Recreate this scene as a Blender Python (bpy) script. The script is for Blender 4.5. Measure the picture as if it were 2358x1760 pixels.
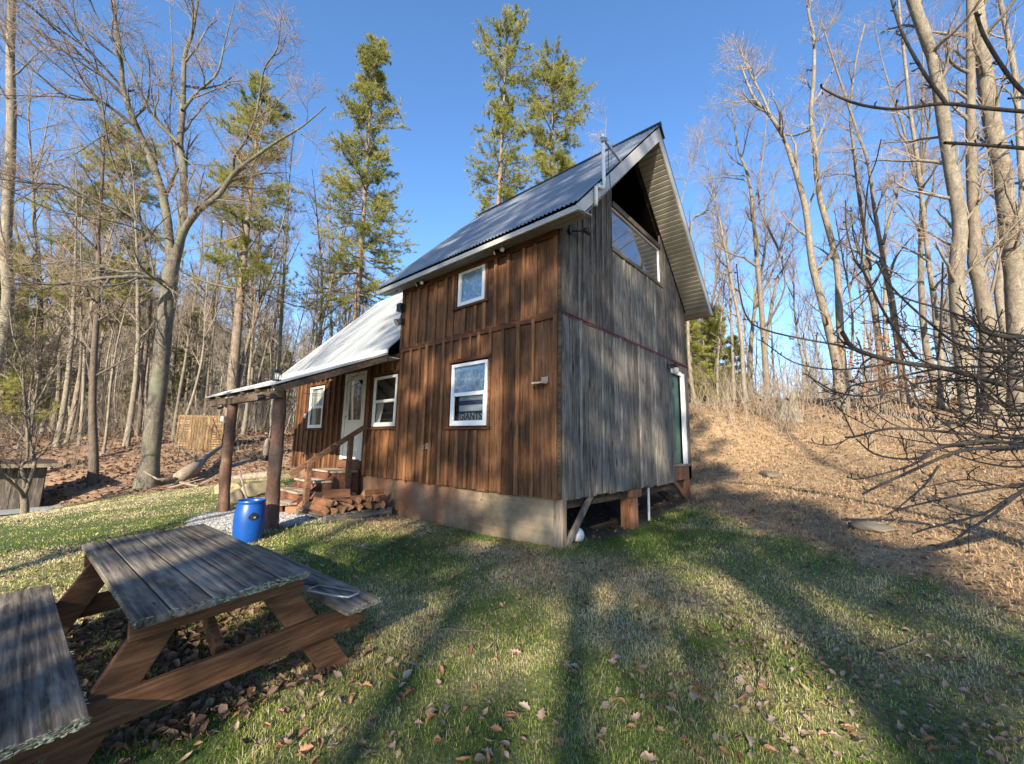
import bpy, math, random
import numpy as np
from mathutils import Vector, Matrix

for o in list(bpy.data.objects):
    bpy.data.objects.remove(o)
scene = bpy.context.scene
COL = scene.collection
R = math.radians
random.seed(7)

# ------------------------------------------------------------------ camera
W0, H0, FPX = 2358.0, 1760.0, 944.0
CAM = np.array([3.129, -4.4704, 0.6923])
YAW, PITCH, ROLL = 0.72847, 0.14884, 0.01936
FWD = np.array([-math.sin(YAW) * math.cos(PITCH), math.cos(YAW) * math.cos(PITCH), math.sin(PITCH)])
_r = np.array([math.cos(YAW), math.sin(YAW), 0.0])
_u = np.cross(_r, FWD)
RGT = math.cos(ROLL) * _r + math.sin(ROLL) * _u
UPV = -math.sin(ROLL) * _r + math.cos(ROLL) * _u
cam = bpy.data.cameras.new('camera')
cam.sensor_width = 36.0
cam.lens = 36.0 * FPX / W0
cam.clip_start = 0.05
cam.clip_end = 3000
cam_o = bpy.data.objects.new('camera', cam)
COL.objects.link(cam_o)
cam_o.matrix_world = Matrix(((RGT[0], UPV[0], -FWD[0], CAM[0]), (RGT[1], UPV[1], -FWD[1], CAM[1]),
                             (RGT[2], UPV[2], -FWD[2], CAM[2]), (0, 0, 0, 1)))
scene.camera = cam_o

# ------------------------------------------------------------------ sky, sun, exposure
SUN_EL, SUN_DIR = R(21.5), np.array([0.512, -0.859])      # horizontal direction towards the sun
world = bpy.data.worlds.new('World')
scene.world = world
world.use_nodes = True
wn = world.node_tree
sky = wn.nodes.new('ShaderNodeTexSky')
sky.sky_type = 'NISHITA'
sky.sun_disc = False
sky.sun_elevation = SUN_EL
sky.sun_rotation = math.atan2(SUN_DIR[0], SUN_DIR[1])
sky.altitude = 300
sky.air_density = 1.0
sky.dust_density = 0.4
sky.ozone_density = 3.5
hsv = wn.nodes.new('ShaderNodeHueSaturation')
hsv.inputs['Saturation'].default_value = 1.1
hsv.inputs['Hue'].default_value = 0.502
wn.links.new(sky.outputs[0], hsv.inputs['Color'])
wn.links.new(hsv.outputs[0], wn.nodes['Background'].inputs['Color'])
wn.nodes['Background'].inputs['Strength'].default_value = 0.125
sun = bpy.data.lights.new('sun', 'SUN')
sun.energy = 5.0
sun.angle = R(0.53)
sun.color = (1.0, 0.87, 0.68)
sun_o = bpy.data.objects.new('sun', sun)
COL.objects.link(sun_o)
_sd = Vector((SUN_DIR[0] * math.cos(SUN_EL), SUN_DIR[1] * math.cos(SUN_EL), math.sin(SUN_EL)))
sun_o.rotation_euler = _sd.to_track_quat('Z', 'Y').to_euler()
scene.view_settings.view_transform = 'Standard'
scene.view_settings.look = 'None'
scene.view_settings.exposure = 1.45
scene.view_settings.gamma = 1.0
scene.render.engine = 'CYCLES'
scene.cycles.max_bounces = 5
scene.cycles.diffuse_bounces = 3
scene.cycles.glossy_bounces = 3
scene.cycles.transmission_bounces = 4
scene.cycles.transparent_max_bounces = 8


# ------------------------------------------------------------------ pixel helpers (photo pixels -> world points at a depth)
def pix(x, y, depth):
    return CAM + depth * (FWD + RGT * (x - W0 / 2) / FPX - UPV * (y - H0 / 2) / FPX)


# ------------------------------------------------------------------ object helpers
def link(o, parent=None):
    COL.objects.link(o)
    if parent is not None:
        o.parent = parent
    return o


def tag(o, label=None, cat=None, group=None, kind=None):
    if label: o['label'] = label
    if cat: o['category'] = cat
    if group: o['group'] = group
    if kind: o['kind'] = kind
    return o


def thing(name, label, cat, loc=(0, 0, 0), rz=0.0, group=None):
    o = bpy.data.objects.new(name, None)
    o.empty_display_size = 0.2
    link(o)
    o.location = loc
    o.rotation_euler = (0, 0, rz)
    return tag(o, label, cat, group)


def np_mesh(name, V, F, mat=None, attrs=None, smooth=False):
    """V (n,3) array, F list of (m,k) arrays (or one array)."""
    me = bpy.data.meshes.new(name)
    V = np.asarray(V, dtype=np.float32).reshape(-1, 3)
    Fs = F if isinstance(F, (list, tuple)) else [F]
    Fs = [np.asarray(f, dtype=np.int32) for f in Fs if len(f)]
    loops = np.concatenate([f.ravel() for f in Fs])
    tot = np.concatenate([np.full(len(f), f.shape[1], np.int32) for f in Fs])
    start = np.concatenate([[0], np.cumsum(tot)[:-1]]).astype(np.int32)
    me.vertices.add(len(V))
    me.vertices.foreach_set('co', V.ravel())
    me.loops.add(len(loops))
    me.loops.foreach_set('vertex_index', loops)
    me.polygons.add(len(tot))
    me.polygons.foreach_set('loop_start', start)
    me.polygons.foreach_set('loop_total', tot)
    if smooth:
        me.polygons.foreach_set('use_smooth', np.ones(len(tot), bool))
    if attrs:
        for k, (dom, arr) in attrs.items():
            a = me.attributes.new(k, 'FLOAT', dom)
            a.data.foreach_set('value', np.asarray(arr, np.float32))
    me.update(calc_edges=True)
    if mat is not None:
        me.materials.append(mat)
    return me


def obj(name, me, parent=None):
    o = bpy.data.objects.new(name, me)
    return link(o, parent)


class MB:
    """collects boxes, bars, tubes and polygons; builds ONE mesh. 'bid' = per-face random board id."""
    def __init__(s):
        s.v, s.f, s.b = [], [], []

    def add(s, verts, faces, bid=None):
        n = len(s.v)
        if bid is None: bid = random.random()
        s.v += [tuple(p) for p in verts]
        for f in faces:
            s.f.append([i + n for i in f]); s.b.append(bid)
        return s

    def box(s, a, b, bid=None, jit=0.0):
        (x0, y0, z0), (x1, y1, z1) = a, b
        x0, x1 = min(x0, x1), max(x0, x1); y0, y1 = min(y0, y1), max(y0, y1); z0, z1 = min(z0, z1), max(z0, z1)
        vs = [(x0, y0, z0), (x1, y0, z0), (x1, y1, z0), (x0, y1, z0), (x0, y0, z1), (x1, y0, z1), (x1, y1, z1), (x0, y1, z1)]
        return s.add(vs, [(0, 3, 2, 1), (4, 5, 6, 7), (0, 1, 5, 4), (1, 2, 6, 5), (2, 3, 7, 6), (3, 0, 4, 7)], bid)

    def bar(s, p, q, w, h, up=(0, 0, 1), bid=None):
        p, q = Vector(p), Vector(q)
        d = (q - p).normalized(); up = Vector(up)
        if abs(d.dot(up)) > .98: up = Vector((1, 0, 0))
        sx = d.cross(up).normalized() * w / 2
        sy = sx.cross(d).normalized() * h / 2
        vs = [p - sx - sy, p + sx - sy, p + sx + sy, p - sx + sy, q - sx - sy, q + sx - sy, q + sx + sy, q - sx + sy]
        return s.add(vs, [(3, 2, 1, 0), (4, 5, 6, 7), (0, 1, 5, 4), (1, 2, 6, 5), (2, 3, 7, 6), (3, 0, 4, 7)], bid)

    def prism(s, poly, ext, bid=None):
        n = len(poly); ext = Vector(ext)
        vs = [Vector(p) for p in poly] + [Vector(p) + ext for p in poly]
        fs = [tuple(range(n))[::-1], tuple(range(n, 2 * n))] + [(i, (i + 1) % n, n + (i + 1) % n, n + i) for i in range(n)]
        return s.add(vs, fs, bid)

    def tube(s, pts, rad, sides=8, caps=True, bid=None):
        pts = [Vector(p) for p in pts]
        rad = list(rad) if hasattr(rad, '__len__') else [rad] * len(pts)
        vs, fs = [], []
        ref = Vector((0.13, 0.31, 0.94))
        for i, p in enumerate(pts):
            t = (pts[min(i + 1, len(pts) - 1)] - pts[max(i - 1, 0)]).normalized()
            a = t.cross(ref)
            if a.length < .05: a = t.cross(Vector((1, 0, 0)))
            a.normalize(); b = t.cross(a)
            for k in range(sides):
                an = 2 * math.pi * k / sides
                vs.append(p + (a * math.cos(an) + b * math.sin(an)) * rad[i])
        for i in range(len(pts) - 1):
            for k in range(sides):
                k2 = (k + 1) % sides
                fs.append((i * sides + k, i * sides + k2, (i + 1) * sides + k2, (i + 1) * sides + k))
        if caps:
            fs.append(tuple(range(sides))[::-1]); fs.append(tuple(range((len(pts) - 1) * sides, len(pts) * sides)))
        return s.add(vs, fs, bid)

    def lathe(s, prof, center=(0, 0, 0), sides=32, bid=None):
        cx, cy, cz = center; vs, fs = [], []
        for (r, z) in prof:
            for k in range(sides):
                a = 2 * math.pi * k / sides
                vs.append((cx + r * math.cos(a), cy + r * math.sin(a), cz + z))
        n = len(prof)
        for i in range(n - 1):
            for k in range(sides):
                k2 = (k + 1) % sides
                fs.append((i * sides + k, i * sides + k2, (i + 1) * sides + k2, (i + 1) * sides + k))
        fs.append(tuple(range(sides))[::-1]); fs.append(tuple(range((n - 1) * sides, n * sides)))
        return s.add(vs, fs, bid)

    def build(s, name, mat, parent=None, smooth=False, bevel=0.0, wp=None, auto=False):
        me = bpy.data.meshes.new(name)
        vs = s.v
        if wp is not None:
            w = wp.matrix_basis.inverted(); vs = [w @ Vector(v) for v in vs]
        me.from_pydata(vs, [], s.f)
        a = me.attributes.new('bid', 'FLOAT', 'FACE')
        a.data.foreach_set('value', np.array(s.b, np.float32))
        if smooth:
            me.polygons.foreach_set('use_smooth', np.ones(len(s.f), bool))
        me.update()
        if mat: me.materials.append(mat)
        o = obj(name, me, parent)
        if bevel:
            m = o.modifiers.new('bevel', 'BEVEL'); m.width = bevel; m.segments = 2; m.limit_method = 'ANGLE'; m.angle_limit = R(40)
        if smooth and auto:
            me.set_sharp_from_angle(angle=R(40))
        return o


# ------------------------------------------------------------------ materials
class NT:
    def __init__(s, name):
        s.m = bpy.data.materials.new(name); s.m.use_nodes = True
        s.t = s.m.node_tree; s.bsdf = s.t.nodes['Principled BSDF']

    def n(s, typ, ins=None, **kw):
        nd = s.t.nodes.new('ShaderNode' + typ)
        for k, v in kw.items(): setattr(nd, k, v)
        for k, v in (ins or {}).items(): s.set(nd.inputs[k], v)
        return nd

    def set(s, sock, v):
        if isinstance(v, bpy.types.NodeSocket): s.t.links.new(v, sock)
        elif isinstance(v, bpy.types.Node): s.t.links.new(v.outputs[0], sock)
        else:
            if hasattr(sock.default_value, '__len__') and len(v) == 3 and len(sock.default_value) == 4: v = (*v, 1)
            sock.default_value = v

    def obj(s): return s.n('TexCoord').outputs['Object']
    def pos(s): return s.n('NewGeometry').outputs['Position']
    def attr(s, name): return s.n('Attribute', attribute_name=name).outputs['Fac']

    def mapv(s, v, scale, loc=(0, 0, 0)):
        return s.n('Mapping', {'Vector': v, 'Scale': scale, 'Location': loc}).outputs[0]

    def noise(s, v, scale, detail=4, rough=.55, dist=0.0, out='Fac'):
        nd = s.n('TexNoise', {'Vector': v, 'Scale': scale, 'Detail': detail, 'Roughness': rough, 'Distortion': dist})
        return nd.outputs['Fac' if out == 'Fac' else 'Color']

    def ramp(s, fac, stops, mode='LINEAR'):
        nd = s.n('ValToRGB', {'Fac': fac}); cr = nd.color_ramp; cr.interpolation = mode
        while len(cr.elements) < len(stops): cr.elements.new(0.5)
        for e, (p, c) in zip(cr.elements, stops):
            e.position = p; e.color = (*c, 1) if len(c) == 3 else c
        return nd.outputs['Color']

    def rng(s, fac, a, b, c=0.0, d=1.0):
        return s.n('MapRange', {'Value': fac, 'From Min': a, 'From Max': b, 'To Min': c, 'To Max': d}).outputs[0]

    def mix(s, fac, a, b, typ='MIX'):
        nd = s.n('Mix', data_type='RGBA', blend_type=typ)
        s.set(nd.inputs[0], fac); s.set(nd.inputs[6], a); s.set(nd.inputs[7], b)
        return nd.outputs[2]

    def math(s, op, a, b=0.5):
        nd = s.n('Math', operation=op); s.set(nd.inputs[0], a); s.set(nd.inputs[1], b)
        return nd.outputs[0]

    def bump(s, h, strength=.3, dist=.01):
        nd = s.n('Bump', {'Height': h, 'Strength': strength, 'Distance': dist})
        s.set(s.bsdf.inputs['Normal'], nd.outputs[0]); return s

    def base(s, c): s.set(s.bsdf.inputs['Base Color'], c); return s
    def rough(s, v): s.set(s.bsdf.inputs['Roughness'], v); return s
    def p(s, **kw):
        for k, v in kw.items(): s.set(s.bsdf.inputs[k.replace('_', ' ')], v)
        return s


def bidvec(t, v, amp=37.0):
    b = t.attr('bid')
    off = t.n('CombineXYZ', {'X': t.math('MULTIPLY', b, amp), 'Y': t.math('MULTIPLY', b, amp * .7), 'Z': t.math('MULTIPLY', b, amp * 1.9)})
    return t.n('VectorMath', {0: v, 1: off.outputs[0]}, operation='ADD').outputs[0]


def wood(name, dark, mid, light, axis='z', grain=1.0, var=.35, rough=.8, weather=None, spots=0.0, bump=.35, rings=0.0):
    """boards with grain along an axis; each board has its own tone and grain offset"""
    t = NT(name)
    v = bidvec(t, t.obj())
    sc = {'z': (20, 20, 1.3), 'x': (1.3, 20, 20), 'y': (20, 1.3, 20)}[axis]
    sc2 = {'z': (4.5, 4.5, 1.0), 'x': (1.0, 4.5, 4.5), 'y': (4.5, 1.0, 4.5)}[axis]
    sc3 = {'z': (7, 7, 1.6), 'x': (1.6, 7, 7), 'y': (7, 1.6, 7)}[axis]
    fine = t.noise(t.mapv(v, sc), 3.2 * grain, 6, .65, .3)
    broad = t.noise(t.mapv(v, sc2), 2.0, 5, .65, .5)
    g = t.math('ADD', t.math('MULTIPLY', fine, .5), t.math('MULTIPLY', broad, .5))
    col = t.ramp(g, [(.37, dark), (.5, mid), (.63, light)])
    t.bsdf.inputs['Specular IOR Level'].default_value = .22
    if rings:                       # cathedral grain: distorted growth rings cut lengthwise
        ax = {'z': (1, 1, .035), 'x': (.035, 1, 1), 'y': (1, .035, 1)}[axis]
        wv = t.n('TexWave', {'Vector': t.mapv(v, ax), 'Scale': 11.0, 'Distortion': 8.0, 'Detail': 3.0, 'Detail Scale': 1.0, 'Detail Roughness': .6}, bands_direction='DIAGONAL')
        col = t.mix(t.math('MULTIPLY', t.rng(wv.outputs['Fac'], .35, .95, 0, rings), t.rng(broad, .35, .6, .5, 1.0)), col, tuple(min(1, c * 1.25) for c in light))
        col = t.mix(t.rng(wv.outputs['Fac'], .0, .22, rings, 0), col, tuple(c * .6 for c in dark))
        fine = t.math('ADD', fine, t.math('MULTIPLY', wv.outputs['Fac'], .5))
    tone = t.rng(t.attr('bid'), 0, 1, 1 - var, 1 + var)
    cx = t.n('CombineXYZ', {'X': tone, 'Y': tone, 'Z': tone}).outputs[0]
    col = t.mix(1.0, col, cx, 'MULTIPLY')
    if spots:
        kn = t.n('TexVoronoi', {'Vector': t.mapv(v, sc3), 'Scale': 1.1, 'Randomness': 1.0})
        k = t.rng(kn.outputs['Distance'], .05, .21, 1, 0)
        k = t.math('MULTIPLY', k, t.rng(t.noise(v, 2.3, 2), .45, .6, 0, spots))
        col = t.mix(k, col, tuple(c * .25 for c in dark))
    if weather:
        wcol, lo, hi, amt = weather
        w = t.rng(t.noise(t.mapv(v, sc3), .9, 5, .6, .4), lo, hi, 0, amt)
        col = t.mix(w, col, wcol)
    t.base(col).rough(rough)
    t.bump(t.math('ADD', fine, t.math('MULTIPLY', broad, .5)), bump, .006)
    return t.m


def plain(name, c, rough=.5, metallic=0.0, var=.12, scale=6.0, bump=0.0):
    t = NT(name)
    f = t.noise(t.obj(), scale, 5, .6)
    t.base(t.ramp(f, [(.3, tuple(x * (1 - var) for x in c)), (.7, tuple(min(1, x * (1 + var)) for x in c))])).rough(rough)
    t.p(Metallic=metallic)
    if bump: t.bump(t.noise(t.obj(), scale * 6, 5), bump, .01)
    return t.m


M = {}
M['brown'] = wood('stained brown boards', (.055, .025, .012), (.122, .056, .026), (.20, .098, .046), 'z', 1, .5, .75,
                  ((.30, .165, .085), .58, .82, .5), .7, .5, .22)
M['brown_x'] = wood('stained brown trim', (.04, .015, .008), (.11, .042, .019), (.19, .08, .036), 'x', 1, .25, .75)
M['grey'] = wood('weathered grey boards', (.034, .031, .027), (.142, .130, .113), (.28, .26, .23), 'z', 1, .38, .9,
                 ((.30, .25, .19), .6, .88, .4), 1.0, .6, .2)
M['greybrown'] = wood('weathered dark boards', (.03, .026, .022), (.105, .09, .077), (.21, .185, .16), 'z', 1, .3, .9, None, .8, .5)
M['dark_x'] = wood('dark trim', (.02, .014, .01), (.06, .042, .03), (.12, .09, .065), 'x', 1, .2, .8)
M['dark_y'] = wood('dark weathered frame', (.03, .022, .016), (.085, .066, .05), (.17, .14, .11), 'y', 1, .2, .8)
M['post_wood'] = wood('reddish support timber', (.10, .04, .02), (.23, .105, .055), (.34, .18, .10), 'z', 1, .25, .8)
M['post_grey'] = wood('grey support timber', (.09, .07, .055), (.2, .165, .13), (.3, .25, .2), 'z', 1, .2, .85)
M['table_top'] = wood('dark weathered table boards', (.028, .022, .017), (.115, .097, .077), (.215, .185, .15), 'x', .7, .3, .85,
                      ((.32, .29, .245), .60, .70, .55), .3, .7, .24)
M['table_frame'] = wood('red brown table timber', (.035, .017, .009), (.092, .044, .022), (.16, .085, .045), 'y', 1, .2, .8)
M['tread'] = wood('worn step boards', (.14, .10, .075), (.30, .235, .18), (.44, .36, .29), 'x', 1, .2, .85)
M['riser'] = wood('red brown step timber', (.05, .022, .014), (.125, .055, .033), (.20, .10, .06), 'x', 1, .2, .8)
M['rail'] = wood('brown handrail timber', (.06, .03, .017), (.16, .085, .05), (.25, .15, .09), 'y', 1, .2, .8)
M['pallet'] = wood('grey pallet wood', (.035, .03, .028), (.095, .085, .078), (.18, .165, .15), 'y', 1, .3, .9)
M['gate'] = wood('tan gate boards', (.07, .042, .02), (.19, .12, .058), (.31, .21, .11), 'z', 1, .3, .85)
M['white'] = plain('white painted trim', (.78, .78, .77), .4, 0, .05)
M['cream'] = plain('cream metal trim', (.60, .60, .57), .35, 0, .08)
M['fascia'] = plain('pale grey metal fascia', (.40, .39, .36), .4, .1, .10, 3)
M['pvc'] = plain('white plastic pipe', (.72, .71, .68), .35, 0, .06)
M['black'] = plain('black metal', (.012, .012, .013), .4, 0, .2)
M['gable_dark'] = plain('blackened gable recess', (.004, .0035, .003), .9, 0, .3, 2)  # near black colour stands in for shade inside the gable recess
M['maroon'] = plain('maroon cord', (.13, .026, .036), .6, 0, .2, 20)
M['green_door'] = plain('green painted door', (.035, .10, .078), .42, 0, .1, 3)
M['door_white'] = plain('white painted door', (.62, .61, .58), .4, 0, .06)
M['steel'] = plain('bare steel', (.55, .55, .54), .3, .9, .1)
M['alu'] = plain('dull aluminium', (.42, .43, .45), .4, .8, .12)
M['blue'] = plain('blue plastic', (.004, .055, .25), .34, 0, .12, 5)
M['label_black'] = plain('black moulding', (.015, .017, .02), .35, 0, .2)
M['lamp_glass'] = plain('frosted lamp glass', (.62, .60, .52), .25, 0, .08)

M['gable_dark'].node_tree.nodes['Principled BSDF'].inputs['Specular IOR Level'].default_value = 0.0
t = NT('beige ribbed soffit'); M['soffit'] = t.m
t.base(t.ramp(t.noise(t.obj(), 4, 4), [(.3, (.21, .195, .16)), (.7, (.28, .26, .21))])).rough(.5)

t = NT('galvanised corrugated roof'); M['corrugated'] = t.m
v = t.obj()
st = t.noise(t.mapv(v, (6, .5, .5)), 2.0, 5, .6)
t.base(t.ramp(st, [(.3, (.16, .182, .208)), (.7, (.235, .258, .285))])).rough(t.rng(st, .3, .7, .34, .5)).p(Metallic=.35)

t = NT('pale flat metal roof'); M['flat_metal'] = t.m
v = t.obj()
st = t.noise(t.mapv(v, (2.2, .35, .35)), 1.6, 5, .6, .6)
t.base(t.ramp(st, [(.3, (.24, .265, .28)), (.7, (.45, .465, .47))])).rough(.42).p(Metallic=.2)  # cloudy streaks in the colour stand in for tree shadows
t.bump(t.noise(t.mapv(v, (1.2, .4, .4)), 2.0, 3, .5, .8), .5, .05)

t = NT('window glass'); M['glass'] = t.m
t.base((.012, .014, .016)).rough(.02).p(**{'Specular_IOR_Level': .9})
t.p(Coat_Weight=1.0); t.bsdf.inputs['Coat Roughness'].default_value = .01
t.bsdf.inputs['IOR'].default_value = 1.75

t = NT('reflective window glass'); M['mirror_glass'] = t.m
t.base((.30, .31, .33)).rough(.015).p(Metallic=.85)
t.bump(t.noise(t.obj(), 1.2, 2), .02, .02)

t = NT('clear window glass'); M['clear_glass'] = t.m
g = t.n('BsdfGlossy', {'Roughness': .01, 'Color': (1, 1, 1)})
tr = t.n('BsdfTransparent', {'Color': (.9, .93, .93)})
fr = t.n('Fresnel', {'IOR': 1.7})
fb = t.math('MULTIPLY', fr, t.math('SUBTRACT', 1.0, t.n('NewGeometry').outputs['Backfacing']))
mx = t.n('MixShader', {0: fb})
t.t.links.new(tr.outputs[0], mx.inputs[1]); t.t.links.new(g.outputs[0], mx.inputs[2])
t.t.links.new(mx.outputs[0], t.t.nodes['Material Output'].inputs['Surface'])

t = NT('window film and sky reflection'); M['film'] = t.m       # pale blue marbled decorative film, also stands in for reflected sky
v = t.obj()
f = t.noise(v, 5.5, 3, .5, 2.0)
t.base(t.ramp(f, [(.3, (.13, .20, .34)), (.42, (.27, .36, .50)), (.52, (.17, .25, .40)), (.62, (.38, .45, .55)), (.75, (.48, .54, .60))])).rough(.12)

t = NT('curtain cloth'); M['curtain'] = t.m
t.base(t.ramp(t.noise(t.mapv(t.obj(), (14, 14, 1)), 3, 3), [(.3, (.32, .30, .26)), (.7, (.62, .60, .55))])).rough(.9)

t = NT('foundation concrete'); M['concrete'] = t.m
v = t.obj()
big = t.noise(v, 1.3, 6, .65)
lines = t.noise(t.mapv(v, (.5, .5, 9)), 2.2, 4, .6, .5)
c = t.ramp(t.math('ADD', t.math('MULTIPLY', big, .85), t.math('MULTIPLY', lines, .15)), [(.34, (.07, .05, .032)), (.5, (.195, .148, .093)), (.66, (.33, .27, .185))])
sx = t.n('SeparateXYZ', {'Vector': v})
red = t.math('MULTIPLY', t.rng(sx.outputs[0], -2.6, -1.2, 1, .0), t.rng(t.noise(v, 1.1, 4), .35, .6, .35, .9))
c = t.mix(red, c, (.20, .085, .045))
moss = t.math('MULTIPLY', t.rng(sx.outputs[2], -.7, -.35, 1, 0), t.rng(t.noise(v, 3.0, 5), .4, .65, 0, .7))
c = t.mix(moss, c, (.09, .085, .04))
vo = t.n('TexVoronoi', {'Vector': t.n('VectorMath', {0: v, 1: t.n('VectorMath', {0: t.noise(v, 3, 4, out='Color'), 1: (.4, .4, .4)}, operation='MULTIPLY').outputs[0]}, operation='ADD').outputs[0], 'Scale': .9}, feature='DISTANCE_TO_EDGE')
crk = t.math('MULTIPLY', t.rng(vo.outputs['Distance'], .0, .009, .75, 0), t.rng(t.noise(v, 1.7, 3), .5, .62))
c = t.mix(crk, c, (.03, .024, .018))
t.base(c).rough(.9).bump(t.math('ADD', t.noise(v, 22, 6, .7), t.math('MULTIPLY', lines, .6)), .8, .014)


def bark(name, c0, c1, c2, lich=None, scale=1.0, ridged=.6):
    t = NT(name); v = t.obj()
    n1 = t.math('ADD', t.math('MULTIPLY', t.noise(t.mapv(v, (1, 1, .3)), 15 * scale, 7, .75, .8), .6), t.math('MULTIPLY', t.noise(v, 34 * scale, 4, .7), .4))
    n2 = t.noise(v, 2.2 * scale, 5, .6)
    c = t.ramp(n1, [(.36, c0), (.5, c1), (.64, c2)])
    if lich:
        lc, lo, hi, am = lich
        c = t.mix(t.rng(n2, lo, hi, 0, am), c, lc)
    t.base(c).rough(.9).bump(n1, ridged, .02)
    return t.m


M['bark_hero'] = bark('grey maple bark', (.032, .027, .022), (.095, .083, .066), (.20, .18, .145), ((.13, .145, .10), .50, .64, .7), .9)
M['bark_pale'] = bark('pale smooth bark', (.07, .06, .046), (.175, .152, .118), (.31, .272, .215), ((.11, .095, .07), .5, .7, .6), .8, .4)
M['bark_mid'] = bark('grey brown bark', (.06, .048, .037), (.14, .115, .087), (.24, .20, .155), ((.21, .21, .16), .52, .7, .6), 1.1)
M['bark_dark'] = bark('dark furrowed bark', (.035, .027, .021), (.10, .078, .06), (.18, .145, .115), None, 1.3, .8)
M['bark_pine'] = bark('pine bark', (.06, .045, .035), (.16, .125, .095), (.27, .215, .165), None, 1.1, .8)
M['bark_apple'] = bark('dark twig bark', (.034, .025, .019), (.085, .062, .046), (.17, .135, .105), ((.15, .155, .13), .58, .75, .35), 2.4, .5)
M['twig'] = plain('bare twigs', (.22, .165, .115), .85, 0, .35, 1.5)
M['twig_dark'] = plain('dark twigs', (.055, .042, .035), .85, 0, .35, 1.5)
M['twig_pale'] = plain('pale twigs', (.25, .20, .15), .85, 0, .35, 1.5)
M['log_post'] = bark('peeled red log', (.045, .024, .017), (.105, .054, .036), (.18, .105, .072), ((.26, .20, .13), .55, .72, .6), 1.2, .5)
M['dead_log'] = bark('silvery dead wood', (.075, .058, .042), (.20, .165, .125), (.34, .29, .225), None, .9, .6)
M['stone'] = plain('pale boulder', (.27, .225, .14), .9, 0, .3, 4, .5)
M['rock_grey'] = plain('grey field rock', (.115, .098, .072), .95, 0, .3, 4, .6)


def leafmat(name, stops, attr='rnd', trans=.35, rough=.7, patch=None):
    t = NT(name)
    c = t.ramp(t.attr(attr), stops)
    if patch:
        c = t.mix(t.rng(t.noise(t.pos(), patch[1], 4), .42, .6, 0, patch[2]), c, patch[0])
    t.base(c).rough(rough)
    tl = t.n('BsdfTranslucent', {'Color': c})
    mx = t.n('MixShader', {0: trans})
    t.t.links.new(t.bsdf.outputs[0], mx.inputs[1]); t.t.links.new(tl.outputs[0], mx.inputs[2])
    t.t.links.new(mx.outputs[0], t.t.nodes['Material Output'].inputs['Surface'])
    return t.m


M['needles'] = leafmat('pine needles', [(0, (.12, .145, .03)), (.35, (.23, .25, .048)), (.7, (.35, .35, .08)), (1, (.44, .40, .13))], trans=.5)
M['needles_dark'] = leafmat('hemlock needles', [(0, (.07, .085, .022)), (.5, (.15, .165, .045)), (1, (.25, .245, .08))], trans=.5)
M['cones'] = plain('brown cones', (.075, .048, .03), .8, 0, .3)
M['grass'] = leafmat('lawn blades', [(0, (.055, .13, .011)), (.34, (.17, .29, .026)), (.52, (.37, .40, .075)), (.72, (.56, .50, .21)), (1, (.74, .64, .39))], trans=.5)
M['dry_grass'] = leafmat('dry tan grass', [(0, (.20, .125, .065)), (.5, (.40, .275, .15)), (1, (.58, .43, .26))], trans=.45)
M['leaf'] = leafmat('fallen leaf', [(0, (.07, .04, .023)), (.35, (.175, .105, .062)), (.7, (.28, .185, .115)), (1, (.37, .275, .195))], trans=.2)
M['oak_leaf'] = leafmat('russet leaves', [(0, (.17, .065, .025)), (1, (.36, .15, .06))], trans=.4)


def flat_leaf(name, a, b):
    t = NT(name)
    f = t.noise(t.obj(), 30, 4, .6)
    t.base(t.ramp(f, [(.3, a), (.7, b)])).rough(.65)
    return t.m

# ================================================================== TERRAIN
CTRL = np.array([
    (0, 0, -.61), (-4, 0, -.65), (0, 2.1, -.64), (0, 4.45, -.42), (-8.6, 0, -.30), (-4, 2.5, -.6), (-8.7, 5, .15), (-4, 5.4, -.2),
    (-3.63, -2.1, -.62), (-6.13, -2.1, -.66), (-3.3, -2.5, -.65), (-.2, -2.9, -.80), (1.8, -2.9, -.84), (3.13, -4.47, -.90), (-1.5, -4.2, -.80),
    (6, -10, -1.15), (0, -12, -1.3), (3.5, -1.34, -.78), (1.2, -.4, -.66), (.66, 3.54, -.38), (2.59, 1.29, -.44), (3.9, .99, -.47),
    (6.5, 0, -.4), (1.3, 7.48, .62), (2.0, 5.0, .02), (.9, 12.0, 1.72), (-1.2, 9.0, 1.75), (-.3, 14, 2.45), (4.9, 13.2, 1.75), (4.6, 8.5, .75),
    (8, 6, .6), (10, 14, 1.9), (2, 19, 2.9), (9, 24, 2.9), (-6, 16, 2.6), (-5, 10, 1.25), (1, 30, 2.6), (12, 40, 2.0), (-10, 30, 3.0),
    (-12.5, -2.35, -.62), (-12, -1.6, -.62), (-14.5, -3.4, -.66), (-13.0, -5.0, -1.22), (-12.6, -4.3, -1.13), (-15.5, -4.9, -1.25), (-11.05, -4.58, -1.05), (-7.6, -4.8, -.78), (-9, -2.5, -.62),
    (-17.5, -.3, .20), (-22, -2, .58), (-20, -5, -.3), (-26, -9, .2), (-30, 0, .9), (-40, -10, .9), (-40, 15, 2.2), (-24, 10, 1.7), (-14, 6, .75), (-12, 2, 0.0),
    (-18, -14, -1.6), (-8, -12, -1.4), (18, -4, -.6), (20, 10, 1.2), (18, -18, -1.5), (0, -30, -2.0), (-30, -30, -1.5), (30, -30, -1.0),
    (60, 0, 1), (60, 60, 2), (0, 80, 2), (-70, 60, 3), (-80, 0, 2.0), (-70, -60, 1), (0, -80, -2), (60, -60, -1)], float)


def _ker(d2): return -np.sqrt(d2 + 1.2)


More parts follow.
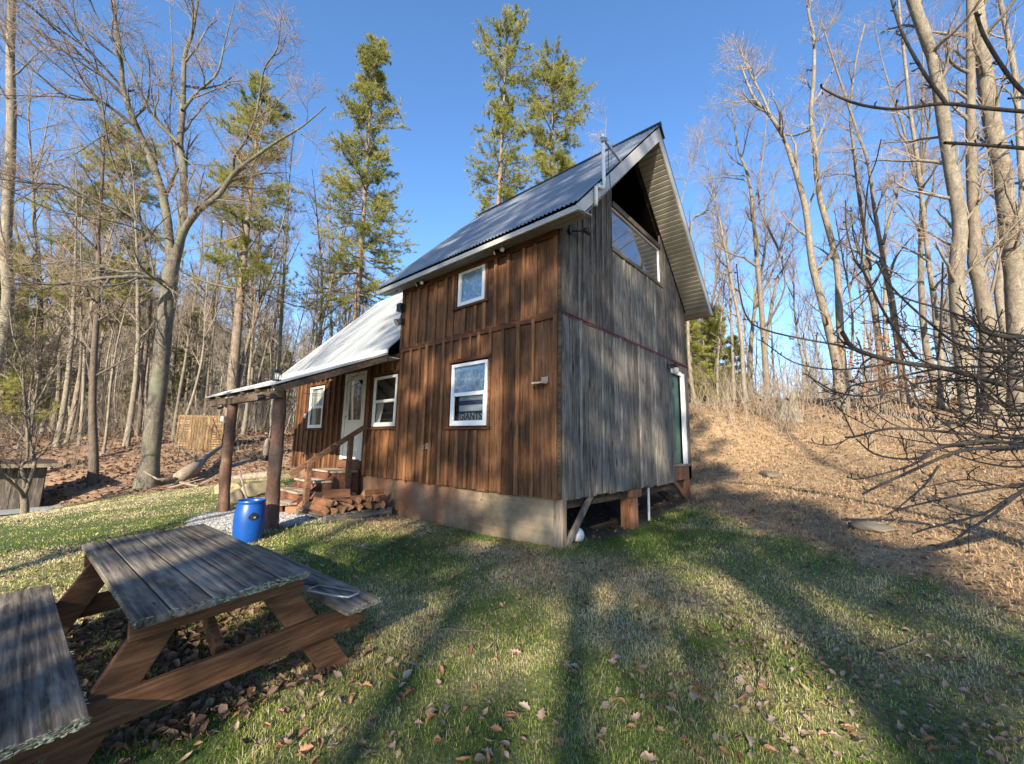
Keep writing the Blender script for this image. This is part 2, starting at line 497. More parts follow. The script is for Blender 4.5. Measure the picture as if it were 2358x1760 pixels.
_D = ((CTRL[:, None, :2] - CTRL[None, :, :2]) ** 2).sum(-1)
_n = len(CTRL)
_A = np.zeros((_n + 1, _n + 1)); _A[:_n, :_n] = _ker(_D) - np.eye(_n) * .03; _A[:_n, _n] = 1; _A[_n, :_n] = 1
_W = np.linalg.solve(_A, np.concatenate([CTRL[:, 2], [0]]))


def hills_h(x, y):
    """far wooded ridge to the west"""
    d = np.hypot(x + 8, y)
    az = np.degrees(np.arctan2(y, -x))               # 0 = west (-x), + towards north
    k = np.clip((d - 55) / 90, 0, 1); k = k * k * (3 - 2 * k)
    ridge = 27 + 6 * np.sin(az * .11 + 1) + 4 * np.sin(az * .27) - .12 * np.abs(az - 15)
    side = np.clip((120 - np.abs(az - 10)) / 60, 0, 1)
    return k * np.clip(ridge, 3, 60) * side


def ground_z(x, y, bumpy=True):
    x = np.asarray(x, float); y = np.asarray(y, float)
    shp = x.shape; xf, yf = x.ravel(), y.ravel()
    cx, cy = np.clip(xf, -90, 90), np.clip(yf, -90, 90)
    z = np.zeros(len(xf))
    for i in range(0, len(xf), 20000):
        d2 = (cx[i:i + 20000, None] - CTRL[None, :, 0]) ** 2 + (cy[i:i + 20000, None] - CTRL[None, :, 1]) ** 2
        z[i:i + 20000] = _ker(d2) @ _W[:_n] + _W[_n]
    if bumpy:
        z = z + .014 * np.sin(xf * 2.1 + 1.3 * np.sin(yf * 1.1)) * np.sin(yf * 2.7 + .8) + .008 * np.sin(xf * 5.3 + yf * 3.1) * np.sin(yf * 6.1)
    z = z + hills_h(xf, yf)
    return z.reshape(shp)


def gz(x, y): return float(ground_z(np.array([x]), np.array([y]))[0])


def sstep(v, a, b):
    k = np.clip((v - a) / (b - a), 0, 1)
    return k * k * (3 - 2 * k)


_prng = np.random.default_rng(3)
_PW = [(_prng.normal(0, 1, 2) * s, _prng.uniform(0, 6.28), 1 / s ** .45) for s in (.5, .9, 1.4, 2.2, 3.3, 5.0, 7.0) for _ in range(3)]


def patch(x, y):
    """smooth pseudo-random field about -1..1"""
    r = 0
    for k, ph, a in _PW: r = r + a * np.sin(k[0] * x + k[1] * y + ph)
    return r / 3.2


def edge_dry(x, y):
    """>0 on the dry slope beyond the mown lawn"""
    xs = np.array([-8.0, -3.5, -.3, .66, 1.6, 2.59, 3.9, 6.5, 12.0]); ys = np.array([5.9, 5.6, 4.7, 3.6, 2.35, 1.45, .85, -.3, -2.0])
    return y - np.interp(x, xs, ys)


def edge_litter(x, y):
    """>0 in the leaf-covered wood on the far side of the lawn"""
    ys = np.array([-30, -9, -5.0, -2.9, -1.5, 0.2, 2, 6]); xs = np.array([-16, -14.0, -12.3, -11.0, -10.6, -10.2, -9.9, -9.6])
    return np.interp(y, ys, xs) - x


def masks(x, y):
    pt = patch(x, y)
    dry = sstep(edge_dry(x, y) + .25 * pt, -.15, .3)
    lit = np.maximum(sstep(edge_litter(x, y) + .3 * pt, -.2, .6), sstep(y - 11 + 1.5 * pt, 0, 3) * .7)
    lit = np.maximum(lit, sstep(-x - 8.6 + .2 * pt, 0, .6) * sstep(y, 0, 1.5))
    grav = sstep(1 - np.hypot((x + 5.0) / 1.55, (y + 1.95) / .95) + .13 * pt, -.05, .12)
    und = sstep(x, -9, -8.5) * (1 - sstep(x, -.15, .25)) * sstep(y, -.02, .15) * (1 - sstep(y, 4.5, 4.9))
    straw = np.exp(-((y + .55) / .5) ** 2) * sstep(x, -5.4, -4.4) * (1 - sstep(x, .9, 2.0)) + np.exp(-(((x - .35) / .5) ** 2 + ((y - 4.2) / .6) ** 2)) \
        + .8 * np.exp(-(((x - .75) / .55) ** 2 + ((y + .35) / .45) ** 2))
    return dry, lit, grav, und, np.clip(straw + .25 * pt * straw, 0, 1), pt


# polar ground sheet round the lawn
_rad = np.concatenate([[0.02], np.geomspace(.35, 14, 190), np.geomspace(14.5, 900, 110)])
_ang = np.linspace(0, 2 * math.pi, 361)[:-1]
RR, AA = np.meshgrid(_rad, _ang, indexing='ij')
GX, GY = CAM[0] - .6 + RR * np.cos(AA), CAM[1] + .8 + RR * np.sin(AA)
GZ = ground_z(GX, GY)
_nr, _na = RR.shape
_i = np.arange(_nr - 1)[:, None] * _na + np.arange(_na)[None]
_j = np.arange(_nr - 1)[:, None] * _na + (np.arange(_na)[None] + 1) % _na
GF = np.stack([_i, _i + _na, _j + _na, _j], -1).reshape(-1, 4)
mdry, mlit, mgrav, mund, mstraw, mpt = masks(GX.ravel(), GY.ravel())
t = NT('ground cover'); M['ground'] = t.m
v = t.pos()
n_f = t.noise(v, 38, 6, .7)
n_m = t.noise(v, 6.5, 5, .65)
n_l = t.noise(v, 1.1, 4, .6)
green = t.ramp(n_f, [(.32, (.02, .03, .008)), (.5, (.06, .082, .02)), (.68, (.14, .155, .048))])  # soil tones darkened in place of shade between the blades
tan = t.ramp(n_f, [(.34, (.065, .05, .024)), (.52, (.21, .17, .085)), (.70, (.42, .345, .19))])
lawn = t.mix(t.rng(t.math('ADD', t.math('MULTIPLY', n_m, .5), t.math('MULTIPLY', t.attr('pt'), .16)), .16, .42, 0, .85), green, tan)
dryc = t.ramp(t.math('ADD', t.math('MULTIPLY', n_f, .55), t.math('MULTIPLY', n_m, .45)), [(.34, (.085, .05, .026)), (.5, (.275, .182, .098)), (.66, (.50, .37, .215))])
litc = t.ramp(t.math('ADD', t.math('MULTIPLY', n_f, .6), t.math('MULTIPLY', n_m, .4)), [(.34, (.065, .038, .022)), (.5, (.245, .15, .09)), (.64, (.44, .30, .19))])
vg = t.n('TexVoronoi', {'Vector': v, 'Scale': 55.0})
grc = t.mix(.8, t.ramp(n_f, [(.3, (.26, .25, .235)), (.7, (.46, .45, .43))]), t.ramp(t.n('SeparateColor', {'Color': vg.outputs['Color']}).outputs[0], [(0, (.16, .155, .15)), (1, (.56, .55, .53))]))
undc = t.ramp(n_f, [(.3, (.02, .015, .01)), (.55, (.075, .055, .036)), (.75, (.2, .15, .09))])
c = t.mix(t.attr('straw'), lawn, tan)
c = t.mix(t.attr('dry'), c, dryc)
c = t.mix(t.attr('lit'), c, litc)
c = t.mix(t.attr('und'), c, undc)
c = t.mix(t.attr('grav'), c, grc)
hillc = t.ramp(t.noise(v, .22, 6, .75), [(.36, (.055, .05, .025)), (.5, (.135, .105, .07)), (.64, (.22, .17, .12))])
c = t.mix(t.attr('hill'), c, hillc)
t.base(c).rough(.95).bump(t.math('ADD', n_f, t.math('MULTIPLY', n_m, 1.2)), .8, .03)
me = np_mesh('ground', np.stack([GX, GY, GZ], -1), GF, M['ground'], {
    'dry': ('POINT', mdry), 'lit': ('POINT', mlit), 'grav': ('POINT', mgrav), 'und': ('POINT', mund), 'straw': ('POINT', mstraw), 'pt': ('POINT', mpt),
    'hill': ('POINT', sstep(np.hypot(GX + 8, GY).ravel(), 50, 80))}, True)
tag(obj('ground', me), kind='structure')

# ================================================================== CABIN
SL = 1.03                        # roof slope
APEX_Y = 2.45
cabin = thing('cabin', 'two storey wooden cabin with brown batten front, weathered grey gable end and steep metal roof', 'cabin')


def FP(u, w, z): return (u, -w, z)         # front wall (plane y=0, outward -y)
def GP(u, w, z): return (w, u, z)          # gable wall (plane x=0, outward +x)


def clad(mb, P, u0, u1, zb, zt, openings, pitch, rnd, th=.022, gap=.009, wob=.25, dropz=.0):
    """boards between u0 and u1 with openings cut; returns the seams"""
    edges = [u0]
    while edges[-1] < u1 - pitch * .6:
        edges.append(min(u1, edges[-1] + pitch * rnd.uniform(1 - wob, 1 + wob)))
    edges[-1] = u1
    for a, b in zip(edges[:-1], edges[1:]):
        bid = rnd.random() * .6; thick = th + rnd.uniform(-.004, .004); zb2 = zb - rnd.uniform(0, dropz)
        cuts = sorted({a, b} | {o[0] for o in openings if a < o[0] < b} | {o[1] for o in openings if a < o[1] < b})
        for c, d in zip(cuts[:-1], cuts[1:]):
            m = (c + d) / 2
            cc = c + (gap if c == a else 0); dd = d
            iv = [(zb2, None)]
            for o in openings:
                if o[0] < m < o[1]:
                    new = []
                    for z0, z1 in iv:
                        t1 = zt(m) if z1 is None else z1
                        if o[3] <= z0 or o[2] >= t1: new.append((z0, z1)); continue
                        if o[2] > z0: new.append((z0, o[2]))
                        if o[3] < t1: new.append((o[3], z1))
                    iv = new
            for z0, z1 in iv:
                ta, tb = (zt(cc), zt(dd)) if z1 is None else (z1, z1)
                if max(ta, tb) <= z0 + .01: continue
                mb.prism([P(cc, .0, z0), P(dd, .0, z0), P(dd, .0, max(tb, z0 + .005)), P(cc, .0, max(ta, z0 + .005))], Vector(P(0, thick, 0)) - Vector(P(0, 0, 0)), bid)
    return edges


def battens(mb, P, us, zb, zt, openings, rnd, w=.062, th0=.032, th1=.062):
    for u in us:
        bid = .45 + .55 * rnd.random(); ww = w * rnd.uniform(.85, 1.15)
        iv = [(zb - rnd.uniform(0, .02), zt(u))]
        for o in openings:
            if o[0] - ww / 2 < u < o[1] + ww / 2:
                new = []
                for z0, z1 in iv:
                    if o[3] <= z0 or o[2] >= z1: new.append((z0, z1)); continue
                    if o[2] > z0: new.append((z0, o[2]))
                    if o[3] < z1: new.append((o[3], z1))
                iv = new
        for z0, z1 in iv:
            a, b = Vector(P(u - ww / 2, th0, z0)), Vector(P(u + ww / 2, th1 + rnd.uniform(-.004, .004), z1))
            mb.box(a, b, bid)


rnd = random.Random(11)
XT, XL, WD, ZM = -3.8, -8.65, 4.90, 2.46
W1 = (-7.86, -7.05, .98, 2.03); W2 = (-4.70, -3.84, .98, 2.00); W3 = (-2.20, -1.35, .96, 1.99); W4 = (-2.12, -1.47, 3.0, 3.64)
DR = (-6.0, -5.05, .10, 2.20)
EXP = .035


def grow(o, e): return (o[0] - e, o[1] + e, o[2] - e, o[3] + e)


opl = [grow(o, .03) for o in (W1, W2, W3)] + [DR]
# lower storey boards
mb = MB()
e1 = clad(mb, FP, XL, -.005, 0.0, lambda u: (2.42 if u < XT else ZM), opl, .27, rnd, dropz=.03)
opb = [grow(o, .075) for o in (W1, W2, W3)] + [grow(DR, .05)]
battens(mb, FP, [e for e in e1[1:-1] if abs(e - XT) > .05] + [XL + .04, -.045], 0.0, lambda u: (2.30 if u < XT else ZM), opb, rnd)
mb.build('board_wall', M['brown'], cabin, bevel=.003)
# upper storey boards
mb = MB()
e2 = clad(mb, FP, XT, -.005, ZM + .002, lambda u: 3.70, [grow(W4, .03)], .25, rnd)
battens(mb, FP, e2[1:-1] + [XT + .04, -.045], ZM + .03, lambda u: 3.60, [grow(W4, .07)], rnd)
mb.build('board_wall', M['brown'], cabin, bevel=.003)
mb = MB()
MB().box((XT, -.058, ZM - .05), (-.01, -.0445, ZM + .055)).build('trim_board', M['brown_x'], cabin, bevel=.003)
MB().box((XT, -.066, 3.60), (-.01, -.022, 3.695)).build('trim_board', M['brown_x'], cabin, bevel=.003)
for (a, b, c, d) in (W1, W2, W3, W4):                    # casing boards
    mb = MB()
    mb.box((a - .075, -.050, d + .03), (b + .075, -.020, d + .085)).box((a - .10, -.075, c - .06), (b + .10, -.020, c - .018))
    mb.box((a - .07, -.046, c - .018), (a - .03, -.020, d + .03)).box((b + .03, -.046, c - .018), (b + .07, -.020, d + .03))
    mb.build('window_casing', M['brown_x'], cabin, bevel=.003)
# gable end
def zg(y): return 3.74 + SL * (min(y, 2 * APEX_Y - y)) - .03
GW = (1.52, 3.53, 4.02, 4.74)
mb = MB()
GDOOR = (3.86, 4.72, .30, 2.28)
e3 = clad(mb, GP, .005, 3.86, 0.0, lambda u: ZM, [], .215, rnd, th=.05, gap=.010, dropz=.025)
battens(mb, GP, [e for i, e in enumerate(e3[1:-1]) if i % 3 == 1], 0.0, lambda u: ZM, [], rnd, .05, .045, .062)
mb.build('weathered_wall', M['grey'], cabin, bevel=.002)
mb = MB()
clad(mb, GP, 1.48, 3.56, ZM + .004, lambda u: 4.0, [], .20, rnd, th=.03, gap=.009)
battens(mb, GP, [1.9, 2.35, 2.86, 3.2], ZM + .02, lambda u: 3.93, [], rnd, .05, .026, .043)
mb.build('weathered_wall', M['grey'], cabin, bevel=.002)
for (ya, yb) in ((.005, 1.48), (3.56, WD)):    # boards kept browner by the roof overhang
    mb = MB()
    ee = clad(mb, GP, ya, yb, ZM + .004, zg, [], .19, rnd, th=.03, gap=.009)
    battens(mb, GP, ee[1:-1], ZM + .02, lambda u: zg(u) - .05, [], rnd, .05, .026, .045)
    mb.build('weathered_wall', M['greybrown'], cabin, bevel=.002)
mb = MB()
mb.box((0, 4.73, 0.02), (.035, WD, ZM)).box((0, 3.86, 2.30), (.03, 4.73, ZM))
mb.build('corner_strip', M['greybrown'], cabin)
mb = MB().box((-.012, -.03, .0), (.030, .004, ZM)).box((-.012, -.03, ZM), (.022, .004, 3.70))  # thin dark strip in place of the black gap at the corner
mb.build('corner_strip', M['dark_x'], cabin)
# solid black core added in place of the unlit interior, other two sides boarded
mb = MB()
mb.prism([(XT, .05, 0.02), (XT, WD - .03, 0.02), (XT, WD - .03, 3.72), (XT, .05, 3.72)], (-XT - .13, 0, 0))
mb.prism([(XT, WD - .03, 3.73), (XT, APEX_Y, 6.20), (XT, .05, 3.73)], (-XT - 1.9, 0, 0))
mb.prism([(XL + .02, .05, .02), (XL + .02, WD - .03, .02), (XL + .02, WD - .03, 2.4), (XL + .02, APEX_Y, 4.9), (XL + .02, .05, 2.4)], (XT - XL - .03, 0, 0))
mb.build('dark_core', M['black'], cabin)
mb = MB()
clad(mb, lambda u, w, z: (XL - w, u, z), 0.0, WD, 0.0, lambda y: 2.35 + SL * min(y, 2 * APEX_Y - y), [], .25, rnd)
clad(mb, lambda u, w, z: (u, WD + w - .02, z), XL, 0, 0.0, lambda x: 2.4 if x < XT else 3.7, [], .27, rnd)
clad(mb, lambda u, w, z: (XT - w, u, z), 0.0, WD, 2.3, zg, [], .25, rnd)
mb.build('board_wall', M['brown'], cabin)
# gable recess lined near black to read unlit, gable window
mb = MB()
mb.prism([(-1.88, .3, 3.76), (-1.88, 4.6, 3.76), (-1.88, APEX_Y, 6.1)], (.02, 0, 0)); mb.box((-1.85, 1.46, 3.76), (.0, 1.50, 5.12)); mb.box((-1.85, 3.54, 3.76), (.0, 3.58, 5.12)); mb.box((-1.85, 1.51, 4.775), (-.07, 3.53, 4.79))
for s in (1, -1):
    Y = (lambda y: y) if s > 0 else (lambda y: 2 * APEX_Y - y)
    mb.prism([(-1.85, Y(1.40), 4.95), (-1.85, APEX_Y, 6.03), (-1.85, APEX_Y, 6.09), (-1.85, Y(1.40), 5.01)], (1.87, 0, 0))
mb.build('gable_recess', M['gable_dark'], cabin)
gw = MB()
gw.box((-.06, 1.50, 4.76), (.05, 3.56, 4.86)).box((-.06, 1.46, 3.93), (.055, 3.60, 4.0))
gwo = gw.build('window', M['dark_y'], cabin, bevel=.004)
mb = MB().box((-.02, 1.50, 4.0), (.012, 3.55, 4.03)).box((-.02, 1.50, 4.735), (.012, 3.55, 4.76)).box((-.02, 1.50, 4.03), (.012, 1.525, 4.735)).box((-.02, 3.525, 4.03), (.012, 3.55, 4.735))
mb.build('frame', M['cream'], gwo)
MB().box((-.014, 1.525, 4.03), (-.006, 3.525, 4.735)).build('pane', M['mirror_glass'], gwo)
mb = MB().tube([GP(.02, .066, 2.485), GP(1.6, .067, 2.478), GP(3.3, .067, 2.474), GP(WD, .062, 2.47)], .011, 6)
mb.box((.052, .02, 2.447), (.060, WD - .02, 2.460))
mb.build('cord', M['maroon'], cabin)


def double_hung(o, kind):
    a, b, c, d = o
    fw = .052
    mb = MB()
    mb.box((a, -.040, c), (b, -.004, c + fw)).box((a, -.040, d - fw), (b, -.004, d)).box((a, -.040, c + fw), (a + fw, -.004, d - fw)).box((b - fw, -.040, c + fw), (b, -.004, d - fw))
    wdw = mb.build('window', M['white'], cabin, bevel=.003)
    zm = (c + d) / 2
    if kind == 'fixed':
        MB().box((a + fw, -.016, c + fw), (b - fw, -.010, d - fw)).build('pane', M['clear_glass'], wdw)
        mb = MB()
        i = fw + .022
        mb.box((a + fw, -.028, c + fw), (b - fw, -.012, c + i)).box((a + fw, -.028, d - i), (b - fw, -.012, d - fw)).box((a + fw, -.028, c + i), (a + i, -.012, d - i)).box((b - i, -.028, c + i), (b - fw, -.012, d - i))
        mb.build('sash', M['cream'], wdw)
        MB().box((a + fw, -.004, c + fw), (b - fw, .03, d - fw)).build('sky_reflection', M['film'], wdw)  # pale blue sheet put behind the pane for the reflected sky
        return wdw
    mb = MB().box((a + fw, -.034, zm - .03), (b - fw, -.006, zm + .03))
    mb.build('meeting_rail', M['white'], wdw, bevel=.003)
    i = fw + .03
    mb = MB().box((a + fw, -.030, c + fw), (b - fw, -.012, c + i)).box((a + fw, -.030, c + i), (a + i, -.012, zm - .03)).box((b - i, -.030, c + i), (b - fw, -.012, zm - .03))
    mb.build('sash', M['white'], wdw, bevel=.002)
    gm = M['clear_glass']
    MB().box((a + fw, -.010, zm + .03), (b - fw, -.006, d - fw)).build('pane', gm, wdw)
    MB().box((a + i, -.020, c + i), (b - i, -.016, zm - .03)).build('pane', gm, wdw)
    if kind == 'film':
        MB().box((a + fw, .004, zm + .03), (b - fw, .008, d - fw)).build('film', M['film'], wdw)
    if kind == 'curtain':
        MB().box((a + fw, .02, zm - .05), (b - fw, .026, d - fw)).build('curtain', M['curtain'], wdw)
        MB().box((a + fw, .028, c + fw), (a + .30, .034, zm + .1)).build('curtain', M['curtain'], wdw)
    if kind == 'dark':
        mb = MB(); mb.prism([(a + fw, .02, c + fw), (a + .20, .02, c + fw), (a + .36, .02, zm), (a + fw, .02, zm)], (0, .006, 0))
        mb.build('curtain', M['curtain'], wdw)
    return wdw


double_hung(W1, 'curtain'); double_hung(W2, 'dark'); w3 = double_hung(W3, 'film'); double_hung(W4, 'fixed')
# poster in the lower sash
t = NT('poster print'); M['poster'] = t.m
pz = t.n('SeparateXYZ', {'Vector': t.obj()}).outputs[2]
c = t.ramp(t.rng(pz, .02, .50), [(0, (.30, .31, .32)), (.33, (.30, .31, .32)), (.34, (.012, .02, .06)), (.40, (.012, .02, .06)), (.41, (.34, .35, .36)), (.60, (.34, .35, .36)), (.61, (.012, .022, .075)), (.76, (.02, .035, .10)), (.77, (.22, .24, .29)), (1, (.10, .12, .19))], 'CONSTANT')
t.base(c).rough(.6)
poster = thing('poster', 'pale grey and navy poster with dark capital letters behind the lower cabin window', 'poster', (-1.77, .012, .98))
MB().box((-.26, .0, .04), (.34, .006, .48)).build('sheet', M['poster'], poster)
cu = bpy.data.curves.new('lettering', 'FONT'); cu.body = 'GIANTS'; cu.size = .165; cu.extrude = .001; cu.offset = .004
to = bpy.data.objects.new('lettering_curve', cu); COL.objects.link(to)
bpy.context.view_layer.update()
tm = bpy.data.meshes.new_from_object(to.evaluated_get(bpy.context.evaluated_depsgraph_get()))
bpy.data.objects.remove(to)
tm.materials.clear(); tm.materials.append(plain('dark navy ink', (.012, .016, .035), .6))
lo = obj('lettering', tm, poster); lo.location = (-.245, -.004, .078); lo.rotation_euler = (R(90), 0, 0); lo.scale = (.92, 1, 1)

# entry door (white, glazed upper half)
a, b, c, d = DR
mb = MB().box((a, -.03, c + .17), (a + .10, -.004, d)).box((b - .06, -.03, c + .17), (b, -.004, d)).box((a + .10, -.03, d - .07), (b - .06, -.004, d))
door = mb.build('door', M['cream'], cabin, bevel=.003)
mb = MB()
da, db, dc, dd = a + .105, b - .065, c + .19, d - .08
mb.box((da, -.012, dc), (db, .02, dc + .85)).box((da, -.012, dd - .10), (db, .02, dd)).box((da, -.012, dc + .85), (da + .11, .02, dd - .10)).box((db - .11, -.012, dc + .85), (db, .02, dd - .10))
mb.box((da + .10, -.020, dc + .12), (da + .32, -.010, dc + .70)).box((db - .32, -.020, dc + .12), (db - .10, -.010, dc + .70))
mb.build('leaf', M['door_white'], door, bevel=.004)
MB().box((da + .11, .0, dc + .85), (db - .11, .006, dd - .10)).build('pane', M['glass'], door)
MB().box((a - .02, -.06, c), (b + .02, -.004, c + .17)).build('threshold', M['riser'], door)
MB().tube([(da + .06, -.012, dc + .92), (da + .06, -.055, dc + .92)], .012, 8).lathe([(.0, 0), (.026, .004), (.03, .02), (.02, .035)], (da + .06, -.06, dc + .90), 12).build('handle', M['steel'], door, smooth=True)

# green side door in the gable end
gd = MB().box((-.02, 4.56, .33), (.022, 4.73, 2.28)).box((-.02, 3.80, 2.21), (.022, 4.56, 2.30)).build('door', M['white'], cabin, bevel=.004)
mb = MB(); x = -.055
ys = [3.70, 3.80, 4.06, 4.20, 4.46, 4.56]; zs = [.34, .56, 1.10, 1.24, 1.80, 1.90, 2.10, 2.21]
mb.box((x - .03, 3.70, .34), (x, 4.56, 2.21))
for (z0, z1) in ((.56, 1.10), (1.24, 1.80), (1.90, 2.10)):
    for (y0, y1) in ((3.80, 4.06), (4.20, 4.46)):
        for q in (mb.box((x, y0, z0), (x + .006, y1, z0 + .025)), mb.box((x, y0, z1 - .025), (x + .006, y1, z1)), mb.box((x, y0, z0 + .025), (x + .006, y0 + .025, z1 - .025)), mb.box((x, y1 - .025, z0 + .025), (x + .006, y1, z1 - .025))): pass
        mb.box((x, y0 + .06, z0 + .06), (x + .009, y1 - .06, z1 - .06))
mb.build('leaf', M['green_door'], gd, bevel=.004)
MB().box((-.05, 3.86, .30), (.06, 4.76, .34)).build('threshold', M['tread'], gd)
MB().box((-.05, 3.865, .02), (.035, 4.88, .295)).build('rim_board', M['post_wood'], cabin, bevel=.004)

# foundation under the brown front
mb = MB()
xs = np.linspace(-5.2, -.10, 40)
for xa, xb in zip(xs[:-1], xs[1:]):
    mb.prism([(xa, .03, -1.0), (xb, .03, -1.0), (xb, .03, -.005), (xa, .03, -.005)], (0, .22, 0), .4)
mb.box((-8.6, .03, -.9), (-5.2, .25, .0), .3).box((-8.62, .25, -.9), (-8.4, 4.8, .0), .3)
mb.build('foundation', M['concrete'], cabin)
mb = MB().box((-.10, .0, -1.0), (.04, .10, -.004)).bar((.0, .14, -.62), (.0, .78, 0.0), .085, .05, (1, 0, 0))
mb.build('support_post', M['post_grey'], cabin, bevel=.006)
mb = MB().box((-.20, 2.04, -1.0), (.02, 2.24, -.16)).box((-.26, 2.0, -.155), (.03, 2.36, -.02)); mb.build('support_post', M['post_wood'], cabin, bevel=.006)
mb = MB().box((-.10, 4.60, -.9), (.03, 4.78, .015)).bar((-.03, 4.62, -.36), (-.03, 4.02, .0), .10, .05, (1, 0, 0)); mb.build('support_post', M['post_wood'], cabin, bevel=.006)
mb = MB().bar((-.35, 4.55, -.40), (-.35, 3.55, .0), .12, .06, (1, 0, 0)); mb.build('support_post', M['dark_x'], cabin, bevel=.006)
mb = MB()
for y in np.arange(.5, 4.8, .42): mb.box((-3.6, y, -.16), (-.12, y + .045, .015))
mb.box((-.10, .11, -.15), (-.05, 4.6, .0))
mb.build('floor_joist', M['dark_x'], cabin)
MB().tube([(-.02, 2.76, .02), (-.02, 2.75, -.75)], .022, 10).build('drain_pipe', M['pvc'], cabin, smooth=True, auto=True)

# ------------------------------------------------------------------ main roof
RX0, RX1 = -4.30, .53
EY, EZ = -.36, 3.72
nrm = Vector((0, -SL, 1)).normalized()


def corr(x0, x1, ey, ez, ay, pitch=.070, amp=.010):
    n = int((x1 - x0) / pitch * 8)
    xs = np.linspace(x0, x1, n + 1); vs_ = np.linspace(0, 1, 9)
    V, F = [], []
    for side in (1, -1):
        X, S = np.meshgrid(xs, vs_, indexing='ij')
        yy = ey + (ay - ey) * S; zz = ez + (yy - ey) * SL
        if side < 0: yy = 2 * ay - yy
        off = amp * np.sin(X * 2 * math.pi / pitch)
        ny, nz = (nrm.y if side > 0 else -nrm.y), nrm.z
        base = len(V) and sum(len(q) for q in V)
        V.append(np.stack([X, yy + off * ny, zz + off * nz], -1).reshape(-1, 3))
        i = (np.arange(n)[:, None] * 9 + np.arange(8)[None]).ravel() + (base or 0)
        f = np.stack([i, i + 9, i + 10, i + 1], -1)
        F.append(f if side > 0 else f[:, ::-1])
    return np.concatenate(V), np.concatenate(F)


V, F = corr(RX0, RX1, EY - .03, EZ + .02, APEX_Y)
roof = obj('roof', np_mesh('roof', V, F, M['corrugated'], smooth=True), cabin)
mb = MB()
zr = EZ + (APEX_Y - EY) * SL
for s in (1, -1):
    mb.prism([(RX0 - .03, APEX_Y, zr + .045), (RX0 - .03, APEX_Y - s * .17, zr + .045 - .17 * SL), (RX0 - .03, APEX_Y - s * .17, zr + .025 - .17 * SL), (RX0 - .03, APEX_Y, zr + .028)], (RX1 - RX0 + .07, 0, 0))
mb.tube([(RX0 - .03, APEX_Y, zr + .05), (RX1 + .04, APEX_Y, zr + .05)], .045, 10)
mb.build('ridge_cap', M['black'], roof)
# rake boards (fascia), eave fascia, soffits
mb = MB()
for (xa, xb) in ((RX1 - .03, RX1), (RX0, RX0 + .03)):
    for s in (1, -1):
        Y = lambda y: y if s > 0 else 2 * APEX_Y - y
        poly = [(xa, Y(EY - .01), EZ - .005), (xa, APEX_Y, zr - .005), (xa, APEX_Y, zr - .29), (xa, Y(EY + .125), EZ - .075), (xa, Y(EY + .01), EZ - .075)]
        mb.prism(poly if s > 0 else poly[::-1], (xb - xa, 0, 0))
for y0 in (EY, 2 * APEX_Y - EY - .025):
    mb.box((RX0 + .03, y0, EZ - .085), (RX1 - .03, y0 + .025, EZ - .005))
mb.build('fascia', M['fascia'], cabin, bevel=.004)
mb = MB()
n = 40
L = APEX_Y - EY - .05
for s in (1, -1):
    for i in range(n):                         # lapped strips across the sloping rake soffit
        ya = EY + .04 + L * i / n; yb = EY + .04 + L * (i + 1) / n - .014
        za = EZ + (ya - EY) * SL - .275; zb = EZ + (yb - EY) * SL - .275
        if za < EZ - .12: za = zb = EZ - .072; 
        Y = (lambda y: y) if s > 0 else (lambda y: 2 * APEX_Y - y)
        for (xa, xb) in ((.032, RX1 - .031), (RX0 + .031, XT - .03)):
            mb.prism([(xa, Y(ya), za + .010), (xa, Y(yb), zb), (xa, Y(yb), zb + .03), (xa, Y(ya), za + .04)], (xb - xa, 0, 0))
x = RX0 + .04
while x < RX1 - .06:
    for (y0, y1) in ((EY + .027, .0 - .022), (WD + .02, 2 * APEX_Y - EY - .03)):
        zq0, zq1 = (EZ - .088, EZ - .02) if y0 < 0 else (EZ - .02, EZ - .088)
        mb.prism([(x, y0, zq0), (x, y1, zq1), (x, y1, zq1 + .018), (x, y0, zq0 + .018)], (.090, 0, 0))
    x += .10
mb.build('soffit', M['soffit'], cabin)
mb = MB()
for s in (1, -1):                              # roof deck under the sheets
    Y = (lambda y: y) if s > 0 else (lambda y: 2 * APEX_Y - y)
    poly = [(RX0 + .035, Y(EY + .03), EZ - .01), (RX0 + .035, APEX_Y, zr - .045), (RX0 + .035, APEX_Y, zr - .20), (RX0 + .035, Y(EY + .06), EZ - .085)]
    mb.prism(poly, (RX1 - RX0 - .07, 0, 0))
mb.build('roof_deck', M['dark_x'], cabin)

# ------------------------------------------------------------------ lower roof
LX0, LX1, LEY, LEZ = -9.15, XT - .005, -.37, 2.41
lz = LEZ + (APEX_Y - LEY) * SL
mb = MB()
ns = 9
for s in (1, -1):
    Y = (lambda y: y) if s > 0 else (lambda y: 2 * APEX_Y - y)
    for i in range(ns):
        xa = LX0 + (LX1 - LX0) * i / ns; xb = LX0 + (LX1 - LX0) * (i + 1) / ns
        mb.prism([(xa, Y(LEY), LEZ), (xa, APEX_Y, lz), (xa, APEX_Y, lz - .03), (xa, Y(LEY), LEZ - .03)], (xb - xa - .001, 0, 0), .5)
        if i: mb.prism([(xa - .012, Y(LEY), LEZ), (xa - .012, APEX_Y, lz), (xa - .012, APEX_Y, lz + .016), (xa - .012, Y(LEY), LEZ + .016)], (.022, 0, 0), .5)
low = mb.build('roof', M['flat_metal'], cabin)
mb = MB()
for s in (1, -1):
    mb.prism([(LX0 - .02, APEX_Y, lz + .03), (LX0 - .02, APEX_Y - s * .16, lz + .03 - .16 * SL), (LX0 - .02, APEX_Y - s * .16, lz + .012 - .16 * SL), (LX0 - .02, APEX_Y, lz + .012)], (LX1 - LX0 + .02, 0, 0))
mb.build('ridge_cap', M['cream'], low)
